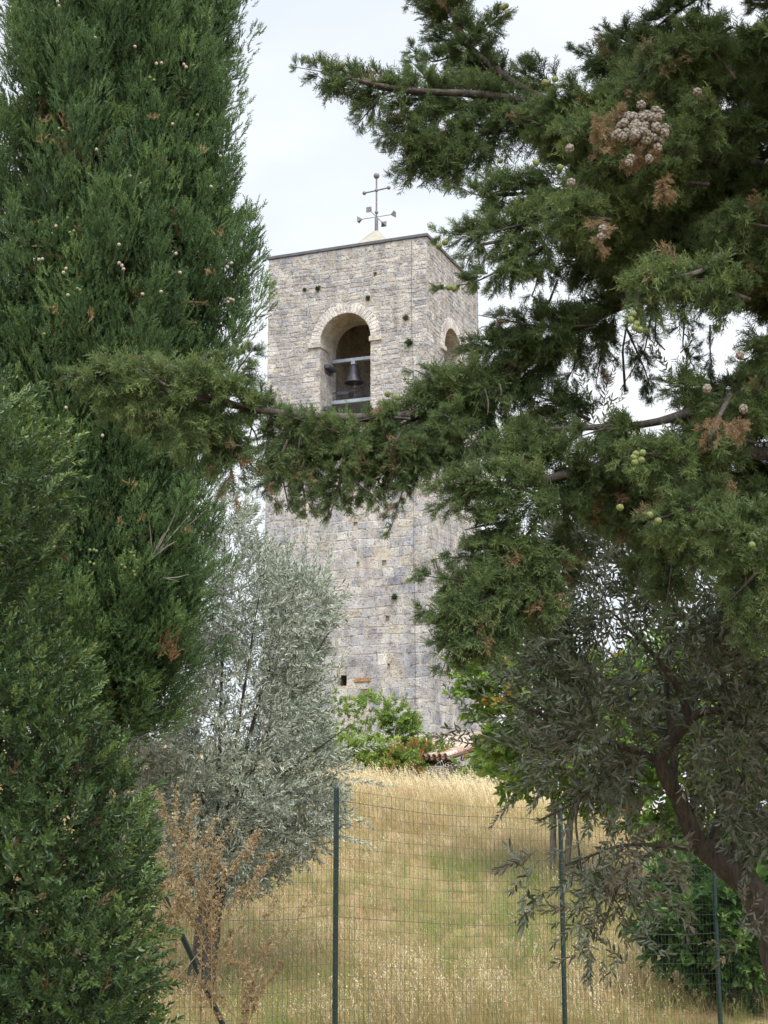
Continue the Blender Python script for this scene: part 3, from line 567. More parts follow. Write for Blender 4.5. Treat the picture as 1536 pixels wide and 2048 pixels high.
# ------------------------------------------------------------------ spreading cypress close on the right
RC = thing('spreading_cypress', (2.75, 6.6, float(gz(2.75, 6.6))), 'spreading cypress on the right reaching long drooping boughs across the tower', 'tree')
near = MB(); wood = MB()
def bough(pts, rad, d0, d1, tint=.0, dry=0., dens=1., droop=.25, limb=True, upb=.15, brown=.025):
    P = smooth_line(np.array(pts, float), 24); r = np.interp(np.linspace(0, 1, 24), np.linspace(0, 1, len(rad)), rad); d = np.linspace(d0, d1, 24)
    Cw = W(P[:, 0], P[:, 1], d); T = norm(np.gradient(Cw, axis=0)); rm = r*d/F
    seg = np.linalg.norm(np.diff(Cw, axis=0), axis=1); area = (2*rm[1:]*seg).sum(); n = int(max(8, 950*area*dens))
    pw = np.append(seg*rm[1:], seg[-1]*rm[-1]*1.5); t = RNG.choice(24, n, p=pw/pw.sum())
    a = T[t]; rho = RNG.normal(size=(n, 3)); rho = norm(rho-(rho*a).sum(-1, keepdims=True)*a)
    st = Cw[t]+T[t]*RNG.uniform(-.5, .5, (n, 1))*seg.mean()+rho*(rm[t]*RNG.uniform(.0, .5, n))[:, None]
    v = norm(a*RNG.uniform(.3, 1.0, (n, 1))+rho*RNG.uniform(.35, 1., (n, 1))+np.array([0, 0, upb])+RNG.normal(size=(n, 3))*.15)
    L = rm[t]*RNG.uniform(.45, .95, n)+.012; ns = 10; s = np.linspace(.12, 1., ns)[None]+RNG.uniform(-.05, .05, (n, ns))
    pos = st[:, None]+v[:, None]*(s*L[:, None])[..., None]; pos[..., 2] -= droop*(s**2)*L[:, None]
    sd_ = norm(RNG.normal(size=(n, ns, 3))); ax_ = norm(v[:, None]*1.1+sd_*.65+np.array([0, 0, -droop*.6]))
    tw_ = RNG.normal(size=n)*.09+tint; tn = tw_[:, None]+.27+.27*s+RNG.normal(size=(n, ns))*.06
    dr = np.maximum(dry, (RNG.random(n) < brown)*RNG.uniform(.45, .9, n))[:, None]*np.ones((n, ns))
    sc = np.clip(RNG.uniform(.040, .075, (n, ns))*np.clip(rm[t]/.07, .6, 1.1)[:, None], .025, .09)
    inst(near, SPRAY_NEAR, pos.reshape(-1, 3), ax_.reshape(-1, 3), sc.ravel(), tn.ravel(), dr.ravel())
    if limb:
        tube(wood, Cw, np.clip(rm*.085, .004, .016)*np.linspace(1.2, .45, 24), 5, wob=.06)
        for q in range(max(2, n//22)):
            kx = RNG.integers(2, 23); e = Cw[kx]+rm[kx]*.9*norm(RNG.normal(size=3)+T[kx]); tube(wood, smooth_line([Cw[kx], (Cw[kx]+e)/2+RNG.normal(size=3)*.012, e], 5), np.linspace(.004, .002, 5), 3, cap=False)
D_ = 6.0
for (pts, rad, da, db, kw) in [
    ([(1200, 300), (1000, 225), (870, 190), (760, 180), (680, 150), (595, 135)], [62, 60, 50, 46, 36, 10], 6.6, 6.2, {}),
    ([(1000, 260), (900, 280), (845, 310), (795, 350)], [60, 62, 45, 10], 6.5, 6.3, dict(tint=-.05)),
    ([(960, 290), (905, 325), (880, 368)], [45, 34, 8], 6.4, 6.3, dict(tint=-.06)),
    ([(760, 190), (735, 225), (715, 250)], [30, 26, 8], 6.3, 6.3, {}),
    ([(860, 220), (810, 260), (760, 275)], [45, 36, 10], 6.4, 6.3, {}),
    ([(1020, 205), (960, 130), (915, 60), (870, -60)], [48, 56, 56, 55], 6.8, 6.6, dict(tint=-.04)),
    ([(930, 105), (865, 125), (812, 92)], [28, 24, 7], 6.7, 6.6, {}), ([(900, 45), (855, 15), (812, 8)], [32, 22, 7], 6.7, 6.6, {}),
    ([(950, 70), (990, 35), (1018, 12)], [32, 24, 12], 6.7, 6.6, {}), ([(930, 170), (860, 165), (820, 120)], [28, 22, 8], 6.6, 6.5, {}),
    ([(1110, 175), (1050, 150), (1020, 120)], [42, 30, 8], 6.8, 6.8, {}),
    ([(1290, 150), (1220, 120), (1145, 104)], [50, 40, 8], 6.7, 6.6, {}), ([(1290, 100), (1240, 75), (1190, 70)], [42, 30, 8], 6.9, 6.8, {}),
    ([(1160, 420), (1060, 445), (960, 470), (872, 465)], [45, 44, 30, 14], 5.9, 5.6, dict(tint=.03)),
    ([(1120, 380), (1010, 390), (950, 390), (903, 366)], [52, 46, 26, 10], 6.1, 5.9, {}),
    ([(960, 480), (940, 510), (930, 540)], [26, 22, 8], 5.7, 5.6, {}),
    ([(1090, 490), (1010, 535), (950, 565), (880, 577)], [36, 34, 26, 8], 5.8, 5.6, dict(tint=.04)),
    ([(1050, 480), (1030, 540), (1015, 560)], [24, 16, 6], 5.9, 5.9, {}), ([(1100, 510), (1075, 560), (1065, 590)], [32, 28, 10], 6., 6., {}),
    ([(1190, 650), (1090, 655), (1010, 640), (956, 630)], [34, 36, 26, 9], 6.0, 5.8, dict(tint=-.04)),
    ([(1080, 690), (1000, 695), (940, 690), (895, 705)], [36, 34, 26, 8], 6.0, 5.8, dict(tint=-.02)),
    ([(1230, 610), (1130, 680), (1040, 740), (970, 790)], [46, 50, 50, 56], 6.2, 6.0, dict(tint=-.08)),
    ([(1000, 780), (900, 805), (800, 852), (700, 884), (600, 866), (515, 822)], [62, 64, 54, 46, 40, 24], 5.9, 5.7, dict(tint=.0)),
    ([(960, 770), (880, 765), (830, 740)], [40, 34, 10], 5.8, 5.7, dict(tint=.05)), ([(820, 838), (760, 832), (700, 845)], [34, 26, 10], 5.7, 5.6, dict(tint=.06)),
    ([(680, 866), (630, 848), (565, 828)], [28, 24, 12], 5.6, 5.6, dict(tint=.03)), ([(540, 830), (525, 795), (520, 765)], [26, 20, 7], 5.7, 5.7, {}),
    ([(920, 850), (895, 910), (860, 945)], [55, 46, 16], 5.8, 5.7, dict(tint=-.05)),
    ([(830, 880), (812, 960), (780, 1062)], [50, 24, 13], 5.7, 5.6, dict(tint=-.04, brown=.2)), ([(790, 890), (745, 960), (735, 1000)], [44, 34, 10], 5.8, 5.7, dict(tint=-.02)),
    ([(700, 890), (680, 970), (660, 1028)], [46, 36, 12], 5.7, 5.6, dict(tint=.0)), ([(690, 950), (740, 985), (762, 1012)], [22, 20, 7], 5.6, 5.6, {}),
    ([(625, 890), (605, 960), (612, 1035)], [34, 28, 8], 5.7, 5.6, dict(brown=.15)), ([(575, 880), (550, 940), (522, 995)], [30, 34, 10], 5.6, 5.6, dict(brown=.12)),
    ([(560, 930), (570, 980), (580, 1025)], [24, 20, 7], 5.6, 5.6, {}), ([(980, 830), (1000, 870), (960, 900)], [46, 34, 16], 6., 6., dict(tint=-.08)),
    ([(525, 825), (450, 800), (340, 780), (230, 765), (125, 752)], [26, 62, 66, 42, 12], 5.6, 5.2, dict(tint=.09, dens=1.2)),
    ([(450, 790), (475, 740), (512, 690)], [36, 30, 10], 5.6, 5.5, dict(tint=.14)), ([(330, 770), (290, 740), (240, 720)], [40, 26, 8], 5.3, 5.3, dict(tint=.16)),
    ([(400, 770), (390, 735), (420, 705)], [36, 24, 8], 5.4, 5.4, dict(tint=.13)),
    ([(470, 840), (462, 920), (468, 992)], [44, 34, 12], 5.6, 5.5, dict(tint=.02, brown=.15)), ([(430, 830), (440, 880), (440, 930)], [40, 34, 14], 5.6, 5.5, dict(tint=.03, brown=.12)),
    ([(340, 800), (350, 850), (340, 900)], [50, 36, 12], 5.4, 5.3, dict(tint=.08)), ([(280, 780), (265, 830), (250, 860)], [40, 28, 9], 5.3, 5.3, dict(tint=.1)), ([(400, 820), (395, 880), (385, 920)], [40, 30, 10], 5.5, 5.4, dict(tint=.05)),
    ([(1120, 1000), (1000, 965), (920, 968), (845, 962)], [50, 40, 32, 9], 5.6, 5.4, dict(tint=.04)), ([(960, 985), (900, 1000), (862, 1035)], [32, 26, 8], 5.5, 5.4, {}),
    ([(1040, 1040), (970, 1050), (930, 1060)], [52, 40, 20], 5.6, 5.5, {}), ([(1040, 1080), (960, 1110), (868, 1118)], [46, 26, 6], 5.6, 5.5, dict(tint=-.04)),
    ([(1050, 1130), (950, 1165), (838, 1150)], [60, 42, 10], 5.6, 5.5, dict(tint=.02)), ([(1040, 1180), (940, 1210), (828, 1225)], [56, 44, 10], 5.5, 5.4, dict(tint=.03)),
    ([(1040, 1210), (960, 1260), (870, 1290)], [54, 40, 12], 5.5, 5.4, dict(tint=-.04)), ([(960, 1240), (905, 1290), (882, 1348)], [44, 34, 10], 5.5, 5.4, dict(tint=-.05)),
    ([(1080, 1090), (1070, 1190), (1080, 1262)], [56, 46, 16], 5.6, 5.6, dict(tint=-.05, brown=.14)), ([(1000, 1190), (1000, 1260), (1010, 1290)], [44, 34, 14], 5.6, 5.5, dict(tint=-.06, brown=.14)),
    ([(1140, 1040), (1130, 1120), (1120, 1170)], [40, 30, 10], 5.9, 5.9, dict(tint=-.08, brown=.12)),
    ([(1380, 930), (1290, 905), (1245, 915)], [56, 40, 14], 5.3, 5.2, dict(tint=.10)), ([(1400, 1010), (1340, 1030), (1295, 1045)], [60, 44, 14], 5.3, 5.2, dict(tint=.04)),
    ([(1400, 1060), (1345, 1120), (1330, 1230)], [60, 46, 14], 5.6, 5.5, dict(tint=-.06)), ([(1300, 1090), (1280, 1130), (1265, 1180)], [40, 30, 10], 5.8, 5.8, dict(tint=-.1)),
    ([(1550, 1060), (1470, 1060), (1410, 1062)], [56, 44, 12], 5.2, 5.1, dict(tint=.07)), ([(1550, 1100), (1500, 1160), (1460, 1200)], [60, 46, 14], 5.3, 5.2, dict(tint=.06)), ([(1550, 1180), (1520, 1240), (1510, 1290)], [50, 40, 14], 5.3, 5.3, dict(tint=.02)),
    ([(1500, 600), (1400, 560), (1300, 570), (1270, 605)], [55, 58, 46, 16], 5.3, 5.1, dict(tint=.12)), ([(1330, 590), (1280, 630), (1268, 665)], [36, 28, 9], 5.2, 5.1, dict(tint=.1)),
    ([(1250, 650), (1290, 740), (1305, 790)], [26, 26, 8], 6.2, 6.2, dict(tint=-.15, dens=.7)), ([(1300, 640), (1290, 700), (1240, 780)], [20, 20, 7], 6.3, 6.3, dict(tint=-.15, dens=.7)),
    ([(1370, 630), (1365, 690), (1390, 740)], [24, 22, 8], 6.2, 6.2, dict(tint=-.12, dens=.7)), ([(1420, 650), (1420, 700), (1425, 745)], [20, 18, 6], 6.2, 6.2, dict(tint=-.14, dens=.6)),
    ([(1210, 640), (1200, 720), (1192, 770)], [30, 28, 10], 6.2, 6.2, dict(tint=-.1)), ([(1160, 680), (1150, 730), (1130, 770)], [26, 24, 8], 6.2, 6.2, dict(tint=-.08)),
    ([(1090, 790), (1040, 780), (1020, 735)], [28, 20, 7], 6.1, 6.1, dict(tint=-.06)), ([(1180, 840), (1100, 800), (1060, 790)], [46, 34, 12], 6.1, 6.0, dict(tint=-.08)),
    ([(1440, 790), (1370, 775), (1330, 770)], [40, 36, 12], 5.5, 5.4, dict(tint=.09)), ([(1130, 920), (1050, 890), (985, 895)], [48, 44, 14], 5.8, 5.7, dict(tint=.05)), ([(1080, 910), (1010, 920), (975, 905)], [40, 30, 10], 5.7, 5.6, dict(tint=.08)),
    ([(1310, 215), (1220, 275), (1140, 260), (1100, 255)], [44, 44, 36, 12], 5.6, 5.4, dict(tint=.14)), ([(1430, 230), (1370, 260), (1345, 320)], [50, 40, 14], 5.5, 5.4, dict(tint=.12)),
    ([(1220, 440), (1140, 430), (1075, 425)], [44, 40, 12], 5.5, 5.4, dict(tint=.14)), ([(1400, 130), (1340, 160), (1320, 210)], [50, 40, 14], 5.7, 5.6, dict(tint=.08))]:
    bough(pts, rad, da, db, **kw)
yb = ([500, 520, 560, 600, 650, 700, 740, 780, 830, 870, 910, 960], [980, 995, 1030, 1030, 1032, 1020, 1000, 1050, 965, 950, 930, 900])
for x_ in np.arange(535, 965, 15.):
    y_ = float(np.interp(x_, *yb))*1.0+(RNG.uniform(-130, -60) if RNG.random() < .5 else RNG.uniform(-25, 15)); d_ = RNG.uniform(5.6, 6.0); y0_ = 850+RNG.uniform(-15, 20)
    bough([(x_+10, y0_), (x_, (y0_+y_)/2), (x_-18+RNG.uniform(-14, 14), y_)], [30, 23, 7], d_, d_-.05, tint=RNG.normal()*.06-.02, dens=.9, brown=.04, limb=RNG.random() < .4)
def mass(poly, n, dlo, dhi, ln=170, rr=42, tint=0.):
    P = np.asarray(poly, float); lo, hi = P.min(0), P.max(0); k = 0; tr = 0
    while k < n and tr < 4000:
        tr += 1; s = RNG.uniform(lo, hi); a = RNG.normal()*.55+.25; L = ln*RNG.uniform(.6, 1.2); e = s+L*np.array([-math.cos(a), math.sin(a)]); m_ = (s+e)/2-np.array([0, 12])
        if not in_poly(P, np.array([s[0], e[0], m_[0]]), np.array([s[1], e[1], m_[1]])).all(): continue
        d = RNG.uniform(dlo, dhi); k += 1
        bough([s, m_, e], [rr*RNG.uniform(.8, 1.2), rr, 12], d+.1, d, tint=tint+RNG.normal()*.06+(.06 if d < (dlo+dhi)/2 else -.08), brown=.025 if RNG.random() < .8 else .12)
mass([(1170, 120), (1200, 70), (1260, 25), (1560, -60), (1640, 0), (1640, 640), (1440, 600), (1320, 590), (1200, 620), (1100, 590), (1090, 520), (1020, 440), (1000, 330), (1010, 220), (1080, 160)], 60, 5.4, 7.6)
mass([(1110, 380), (1640, 330), (1640, 640), (1440, 600), (1320, 585), (1210, 615), (1110, 590), (1080, 500)], 30, 5.5, 7.2, 150, 44)
mass([(1180, 130), (1640, 60), (1640, 420), (1180, 400), (1110, 270)], 18, 6.2, 7.6, 150, 46, -.04)
mass([(1010, 850), (1100, 850), (1210, 840), (1320, 830), (1440, 780), (1640, 640), (1640, 1240), (1420, 1150), (1310, 1100), (1200, 1070), (1080, 1080), (1060, 1000), (990, 960)], 46, 5.4, 7.4, tint=-.03)
mass([(1080, 1000), (1080, 1240), (980, 1270), (900, 1300), (880, 1220), (950, 1100), (1000, 1020)], 8, 5.5, 6.4, 120, 40, -.05)
mass([(1440, 600), (1640, 560), (1640, 900), (1460, 860)], 10, 5.6, 7.2, 120, 42)
# unseen rest of the crown above and right of frame, added for shade
n_ = 26000; q_ = RNG.uniform(0, 1, (n_, 3)); cc_ = np.stack([1.0+3.6*q_[:, 0], 4.6+4.4*q_[:, 1], 4.15+.5*np.abs(q_[:, 0]-.4)+3.4*q_[:, 2]**1.3], -1)
cc_ = np.concatenate([cc_, np.stack([2.45+1.5*RNG.random(14000)+.0, 5.2+3.2*RNG.random(14000), 2.2+3.2*RNG.random(14000)], -1)])
cl_ = RNG.integers(0, 900, len(cc_)); cen_ = cc_[RNG.integers(0, len(cc_), 900)]; cc_ = np.where(RNG.random((len(cc_), 1)) < .75, cen_[cl_]+RNG.normal(size=cc_.shape)*.13, cc_)
ryd = cc_[:, 1]*CT+(cc_[:, 2]-EYE)*ST; cpx = 768+F*cc_[:, 0]/ryd; cpy = 1024-F*(-cc_[:, 1]*ST+(cc_[:, 2]-EYE)*CT)/ryd
ko = (cpx > 1600) | (cpy < -150); cc_ = cc_[ko]
inst(near, SPRAY_FAR, cc_, RNG.normal(size=cc_.shape)+np.array([-.5, 0, -.2]), RNG.uniform(.14, .24, len(cc_)), .42+RNG.normal(size=len(cc_))*.12)
# brown dead sprays
for (pts, rad) in [([(1240, 245), (1215, 250), (1198, 270)], [22, 22, 9]), ([(1225, 260), (1215, 285), (1222, 300)], [18, 16, 7]), ([(1255, 232), (1240, 228), (1228, 235)], [12, 12, 6]), ([(1270, 290), (1268, 305), (1266, 322)], [10, 10, 5]), ([(1295, 290), (1297, 305), (1300, 315)], [8, 8, 4]),
                   ([(1205, 440), (1200, 465), (1195, 490)], [10, 24, 12]), ([(1440, 830), (1425, 855), (1415, 890)], [24, 24, 9]), ([(1470, 840), (1475, 855), (1470, 870)], [10, 12, 5]), ([(1330, 355), (1332, 375), (1328, 390)], [6, 9, 4])]:
    bough(pts, rad, 5.12, 5.08, dry=.95, tint=RNG.uniform(0, .3), dens=.6, limb=False, droop=.4)
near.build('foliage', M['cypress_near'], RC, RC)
# trunk and limbs
gx, gy = 2.75, 6.6; tz = float(gz(gx, gy))
tr = smooth_line([(gx, gy, tz-.2), (gx-.05, gy, 1.6), (gx-.1, gy+.05, 3.2), (gx-.05, gy, 5), (gx, gy, 7)], 22)
mb = MB(); tube(mb, tr, np.linspace(.21, .07, 22), 12, wob=.06); mb.build('trunk', M['bark'], RC, RC, smooth=True)
def limb(pts, r0, r1):
    q = smooth_line([W(x, y, d) for x, y, d in pts], 26); tube(wood, q, np.linspace(r0, r1, 26), 7, wob=.07)
limb([(1940, 640, 6.6), (1500, 560, 6.3), (1230, 600, 6.2), (1080, 700, 6.1), (980, 785, 5.95), (800, 842, 5.75), (520, 826, 5.65), (330, 782, 5.35)], .045, .008)
limb([(1940, 420, 6.6), (1500, 330, 6.5), (1200, 250, 6.5), (1000, 190, 6.45), (800, 180, 6.3), (690, 155, 6.2)], .04, .006)
limb([(1940, 300, 6.6), (1400, 320, 6.7), (1060, 190, 6.7), (940, 100, 6.65), (870, -40, 6.6)], .035, .008)
limb([(1940, 960, 6.6), (1500, 900, 6.2), (1200, 930, 5.9), (1050, 970, 5.6), (900, 965, 5.45)], .04, .006)
limb([(1940, 700, 6.6), (1600, 740, 6.3), (1460, 800, 5.9), (1300, 850, 5.8), (1060, 860, 5.8)], .04, .008)
limb([(1500, 500, 6.2), (1440, 510, 5.5), (1400, 545, 5.2), (1320, 560, 5.15)], .02, .006); limb([(1400, 470, 6.4), (1180, 430, 6.1), (1060, 470, 5.85), (960, 490, 5.7)], .022, .006)
limb([(1250, 780, 6.3), (1245, 700, 6.3), (1255, 640, 6.3)], .006, .004); limb([(1315, 560, 6.3), (1310, 680, 6.3), (1330, 700, 6.3)], .005, .003); limb([(1075, 640, 6.1), (1100, 600, 6.1), (1115, 560, 6.2)], .007, .004)
limb([(1460, 790, 5.6), (1440, 830, 5.2), (1420, 880, 5.1)], .012, .004)
for (x0, y0, x1, y1) in ((970, 780, 975, 830), (1000, 770, 998, 805), (860, 830, 850, 880), (730, 860, 738, 905), (505, 830, 490, 900), (500, 850, 515, 890)):
    q = smooth_line([W(x0, y0, 5.75), W((x0+x1)/2+6, (y0+y1)/2, 5.7), W(x1, y1, 5.7)], 6); tube(wood, q, np.linspace(.004, .002, 6), 4)
wood.build('limb', M['bark'], RC, RC, smooth=True)
for k in range(44):                                          # the big cluster of grey cones
    a = k*2.4; rr_ = 47*math.sqrt((k+.5)/44); px, py = 1284+rr_*1.15*math.cos(a)+random.uniform(-7, 7)+(0 if math.sin(a) < 0 else -6), 258+rr_*math.sin(a)*(1.0 if math.cos(a) > 0 else .75)+random.uniform(-7, 7)
    add_cone(RC, ME_GREY, W(px, py, 5.02+.0012*rr_+random.uniform(-.03, .03)), random.uniform(.0165, .0215), 'grey open cone of the big cluster')
for (px, py) in ((1298, 318), (1262, 316), (1258, 326), (1395, 184), (1205, 458), (1202, 474), (1139, 297), (1142, 365), (1414, 777), (1480, 710), (1487, 818)):
    add_cone(RC, ME_GREY, W(px, py, 5.05), .0165, 'grey ripe cone')
for (px, py) in ((1272, 908), (1285, 906), (1270, 925), (1282, 920), (1268, 915), (1316, 1042), (1300, 1030), (1262, 640), (1273, 648), (1270, 655), (1280, 660), (1266, 628), (1000, 920), (993, 928), (1005, 930), (1000, 322), (1090, 165), (1110, 158), (1005, 15), (1015, 25), (1012, 12), (890, 485), (878, 492), (898, 575), (908, 577), (944, 372), (980, 372), (775, 788), (795, 795), (1072, 325), (1120, 335), (950, 368), (958, 370), (685, 130), (1504, 1090), (1240, 1015)):
    add_cone(RC, ME_GREEN, W(px, py, 6.1 if (py < 420 and px < 1060) else (5.55 if px < 1060 else 5.02)), .0125, 'yellow green unripe cone')

# ------------------------------------------------------------------ leafy hedge bush close on the left
HB = thing('leafy_bush', (-1.75, 6.1, float(gz(-1.75, 6.1))), 'big glossy green small-leaved bush at the lower left in front of the fence', 'bush')
HP = [(-420, 760), (-100, 730), (2, 770), (37, 775), (57, 850), (117, 890), (127, 940), (102, 1000), (122, 1060), (82, 1120), (62, 1200), (92, 1260), (132, 1300), (162, 1350), (177, 1430), (197, 1490), (247, 1525), (232, 1560), (280, 1590), (262, 1650), (287, 1720), (274, 1800), (307, 1850), (312, 1930), (292, 1990), (307, 2080), (292, 2300), (-420, 2300)]
mb = MB(); p, out, fe, ct = volume(HP, 9500, 6.0, .85, 170, 70, .55)
axv = out*1.1+np.array([.12, -.15, .55])+RNG.normal(size=p.shape)*.42
tint = .36+.13*ct+.18*fe*RNG.random(len(p))+RNG.normal(size=len(p))*.1
inst(mb, T_PRIVET, p, axv, RNG.uniform(.075, .13, len(p)), tint, (RNG.random(len(p)) < .022)*.9)
p2_, o2_, f2_, c2_ = volume([(x_-35, y_+35) for x_, y_ in HP], 5200, 6.5, .4, 120, 0); inst(mb, T_PRIVET, p2_, RNG.normal(size=p2_.shape)+np.array([0, 0, .4]), RNG.uniform(.1, .14, len(p2_)), .3+RNG.normal(size=len(p2_))*.08)
# long young shoots on the outline
for (x, y) in ((60, 790), (75, 800), (100, 870), (150, 905), (160, 950), (130, 1020), (150, 1080), (215, 1440), (240, 1500), (270, 1530), (300, 1580), (310, 1600), (315, 1640), (330, 1740), (340, 1870), (205, 1380), (180, 1310)):
    x -= 32; b0 = W(x-45, y+50, 5.8+RNG.uniform(-.3, .3)); e = W(x+RNG.uniform(-10, 22), y+RNG.uniform(-20, 8), 5.7); k = 8
    pp = b0+(e-b0)*np.linspace(.1, 1, k)[:, None]; inst(mb, T_PRIVET, pp, (e-b0)[None]+RNG.normal(size=(k, 3))*.03, np.linspace(.1, .06, k), np.linspace(.5, .85, k))
mb.build('foliage', M['privet'], HB, HB)
mb = MB()
for k in range(9):
    b0 = np.array([-1.75+RNG.uniform(-.25, .25), 6.1+RNG.uniform(-.2, .2), gz(-1.75, 6.1)-.1]); e = W(RNG.uniform(-250, 90), RNG.uniform(1050, 1550), 6.35+RNG.uniform(-.1, .3))
    tube(mb, smooth_line([b0, b0*.6+e*.4+np.array([0, 0, .2]), e], 10), np.linspace(.03, .006, 10), 6, wob=.05)
mb.build('stem', M['bark'], HB, HB, smooth=True)

# ------------------------------------------------------------------ olive trees
def fork(mb, pts, r0, r1, n=18, wob=.06): tube(mb, smooth_line([W(x, y, d) for x, y, d in pts], n), np.linspace(r0, r1, n), 9, wob=wob)
lx = W(420, 1608, 16.8); OL = thing('olive_tree', (float(lx[0]), 16.8, float(gz(lx[0], 16.8))), 'silver grey olive tree behind the fence between dark cypress and tower', 'tree')
mb = MB(); gl = float(gz(lx[0], 16.8)); zpy = 1024
q = smooth_line([(lx[0]-.05, 16.8, gl-.2), (lx[0], 16.8, gl+.7), (lx[0]+.1, 16.8, gl+1.3)], 10); tube(mb, q, np.linspace(.17, .12, 10), 10, wob=.08)
for (x, y, d) in ((230, 1450, 16.5), (330, 1350, 17.2), (450, 1080, 17), (520, 1180, 16.3), (610, 1120, 16.8), (680, 1230, 16.6), (700, 1450, 16.4), (600, 1650, 16.2), (380, 1620, 16.0)):
    e = W(x, y, d); tube(mb, smooth_line([q[-1], q[-1]*.55+e*.45+np.array([.12*RNG.normal(), .1*RNG.normal(), .22]), e], 14), np.linspace(.032, .005, 14), 7, wob=.06)
mb.build('trunk', M['olive_bark'], OL, OL, smooth=True)
OP = [(420, 1010), (455, 985), (490, 1010), (500, 1090), (560, 1140), (620, 1180), (660, 1190), (640, 1250), (620, 1330), (630, 1420), (660, 1490), (690, 1560), (665, 1600), (650, 1680), (590, 1710), (560, 1730), (500, 1790), (420, 1800), (330, 1760), (260, 1700), (215, 1600), (200, 1450), (240, 1370), (330, 1330), (400, 1280), (410, 1120)]
HOLES = ((330, 1395, 40), (300, 1440, 30), (420, 1470, 38), (470, 1390, 26), (250, 1420, 22), (520, 1310, 18), (450, 1340, 20), (500, 1470, 30), (360, 1360, 22))
mb = MB(); p, out, fe, ct = volume(OP, 4600, 16.8, 1.5, 180, 55, .62)
def holes(p, out, fe, ct, H, kp):
    # thin the crown where the photo shows sky: openings run right through it along the line of sight
    y = p[:, 1]; k = np.ones(len(p), bool); rz = (p[:, 2]-EYE); cy = y*CT+rz*ST; cz = -y*ST+rz*CT; px = 768+F*p[:, 0]/cy; py = 1024-F*cz/cy
    for (hx, hy, hr) in H: k &= ~((np.hypot(px-hx, py-hy) < hr) & (RNG.random(len(p)) > kp))
    return p[k], out[k], fe[k], ct[k]
p, out, fe, ct = holes(p, out, fe, ct, HOLES, .25)
axv = out*.8+np.array([.25, -.1, .45])+RNG.normal(size=p.shape)*.6
inst(mb, T_OLIVE, p, axv, RNG.uniform(.22, .32, len(p)), .45+.14*ct+RNG.normal(size=len(p))*.16)
def shoots(mb, L, d, tint, sc=.28, T=T_OLIVE, n=6):
    for (x0, y0, x1, y1) in L:
        a = W(x0, y0, d); b_ = W(x1, y1, d+RNG.uniform(-.3, .3)); k = max(3, int(np.linalg.norm(b_-a)/(sc*.42)))
        pp = a+(b_-a)*np.linspace(0, .86, k)[:, None]; inst(mb, T, pp, norm((b_-a)[None]+RNG.normal(size=(k, 3))*.12*np.linalg.norm(b_-a)), np.linspace(sc, sc*.7, k), tint+RNG.normal(size=k)*.1)
shoots(mb, [(600, 1240, 612, 1050), (620, 1220, 640, 1055), (590, 1200, 570, 1075), (640, 1180, 668, 1090), (455, 1080, 445, 985), (470, 1090, 490, 1005), (430, 1100, 428, 1000), (520, 1180, 515, 1085), (540, 1200, 548, 1110), (650, 1280, 690, 1190), (655, 1400, 690, 1320), (660, 1360, 670, 1300), (700, 1480, 760, 1460), (690, 1560, 760, 1570), (680, 1620, 740, 1650), (700, 1500, 770, 1490), (620, 1660, 740, 1690), (560, 1150, 585, 1100), (500, 1120, 520, 1040)], 16.3, .6)
mb.build('crown', M['olive'], OL, OL)
# right olive, in front of the fence
ox = W(1590, 1608, 9.6); OR = thing('olive_tree', (float(ox[0]), 9.6, float(gz(ox[0], 9.6))), 'olive tree on the right with dark crooked trunk in front of the fence', 'tree')
mb = MB(); g0 = float(gz(ox[0], 9.6))
tube(mb, smooth_line([(ox[0]+.05, 9.6, g0-.2), (ox[0]+.02, 9.6, g0+.4), W(1580, 2010, 9.6), W(1545, 1850, 9.6), W(1500, 1770, 9.6), W(1440, 1720, 9.6), W(1400, 1690, 9.6)], 30), np.linspace(.135, .07, 30), 12, wob=.07)
fork(mb, [(1440, 1720, 9.6), (1395, 1690, 9.6), (1368, 1620, 9.55), (1335, 1560, 9.5), (1318, 1520, 9.5)], .066, .046)
fork(mb, [(1318, 1525, 9.5), (1340, 1490, 9.5), (1375, 1440, 9.45), (1400, 1422, 9.4), (1460, 1420, 9.4), (1500, 1480, 9.3), (1545, 1500, 9.3)], .042, .018)
fork(mb, [(1322, 1530, 9.5), (1295, 1510, 9.5), (1240, 1530, 9.4), (1160, 1600, 9.3), (1080, 1640, 9.2)], .022, .006); fork(mb, [(1380, 1440, 9.45), (1360, 1380, 9.4), (1300, 1300, 9.4), (1230, 1230, 9.4)], .03, .008)
fork(mb, [(1420, 1705, 9.6), (1440, 1640, 9.7), (1452, 1500, 9.8), (1445, 1330, 9.9), (1440, 1150, 9.9)], .04, .010); fork(mb, [(1345, 1570, 9.5), (1350, 1500, 9.8), (1330, 1380, 9.9), (1350, 1200, 9.9)], .035, .01)
fork(mb, [(1400, 1700, 9.6), (1320, 1690, 9.3), (1240, 1760, 9.1), (1200, 1870, 9.0)], .02, .006); fork(mb, [(1330, 1690, 9.3), (1240, 1690, 9.1), (1130, 1730, 9.0)], .014, .005); fork(mb, [(1460, 1740, 9.6), (1480, 1640, 9.9), (1490, 1500, 10)], .03, .01)
fork(mb, [(1310, 1515, 9.5), (1200, 1480, 9.6), (1060, 1420, 9.6), (960, 1360, 9.6)], .022, .006); fork(mb, [(1160, 1590, 9.3), (1150, 1640, 9.2), (1165, 1760, 9.1)], .012, .005)
mb.build('trunk', M['olive_bark'], OR, OR, smooth=True)
mb = MB()
RP = [(1065, 1320), (1085, 1250), (1090, 1140), (1160, 1050), (1300, 1020), (1600, 1000), (1720, 1300), (1700, 1700), (1560, 1720), (1440, 1640), (1360, 1650), (1300, 1640), (1240, 1600), (1120, 1600), (1080, 1550), (1070, 1470), (1050, 1400)]
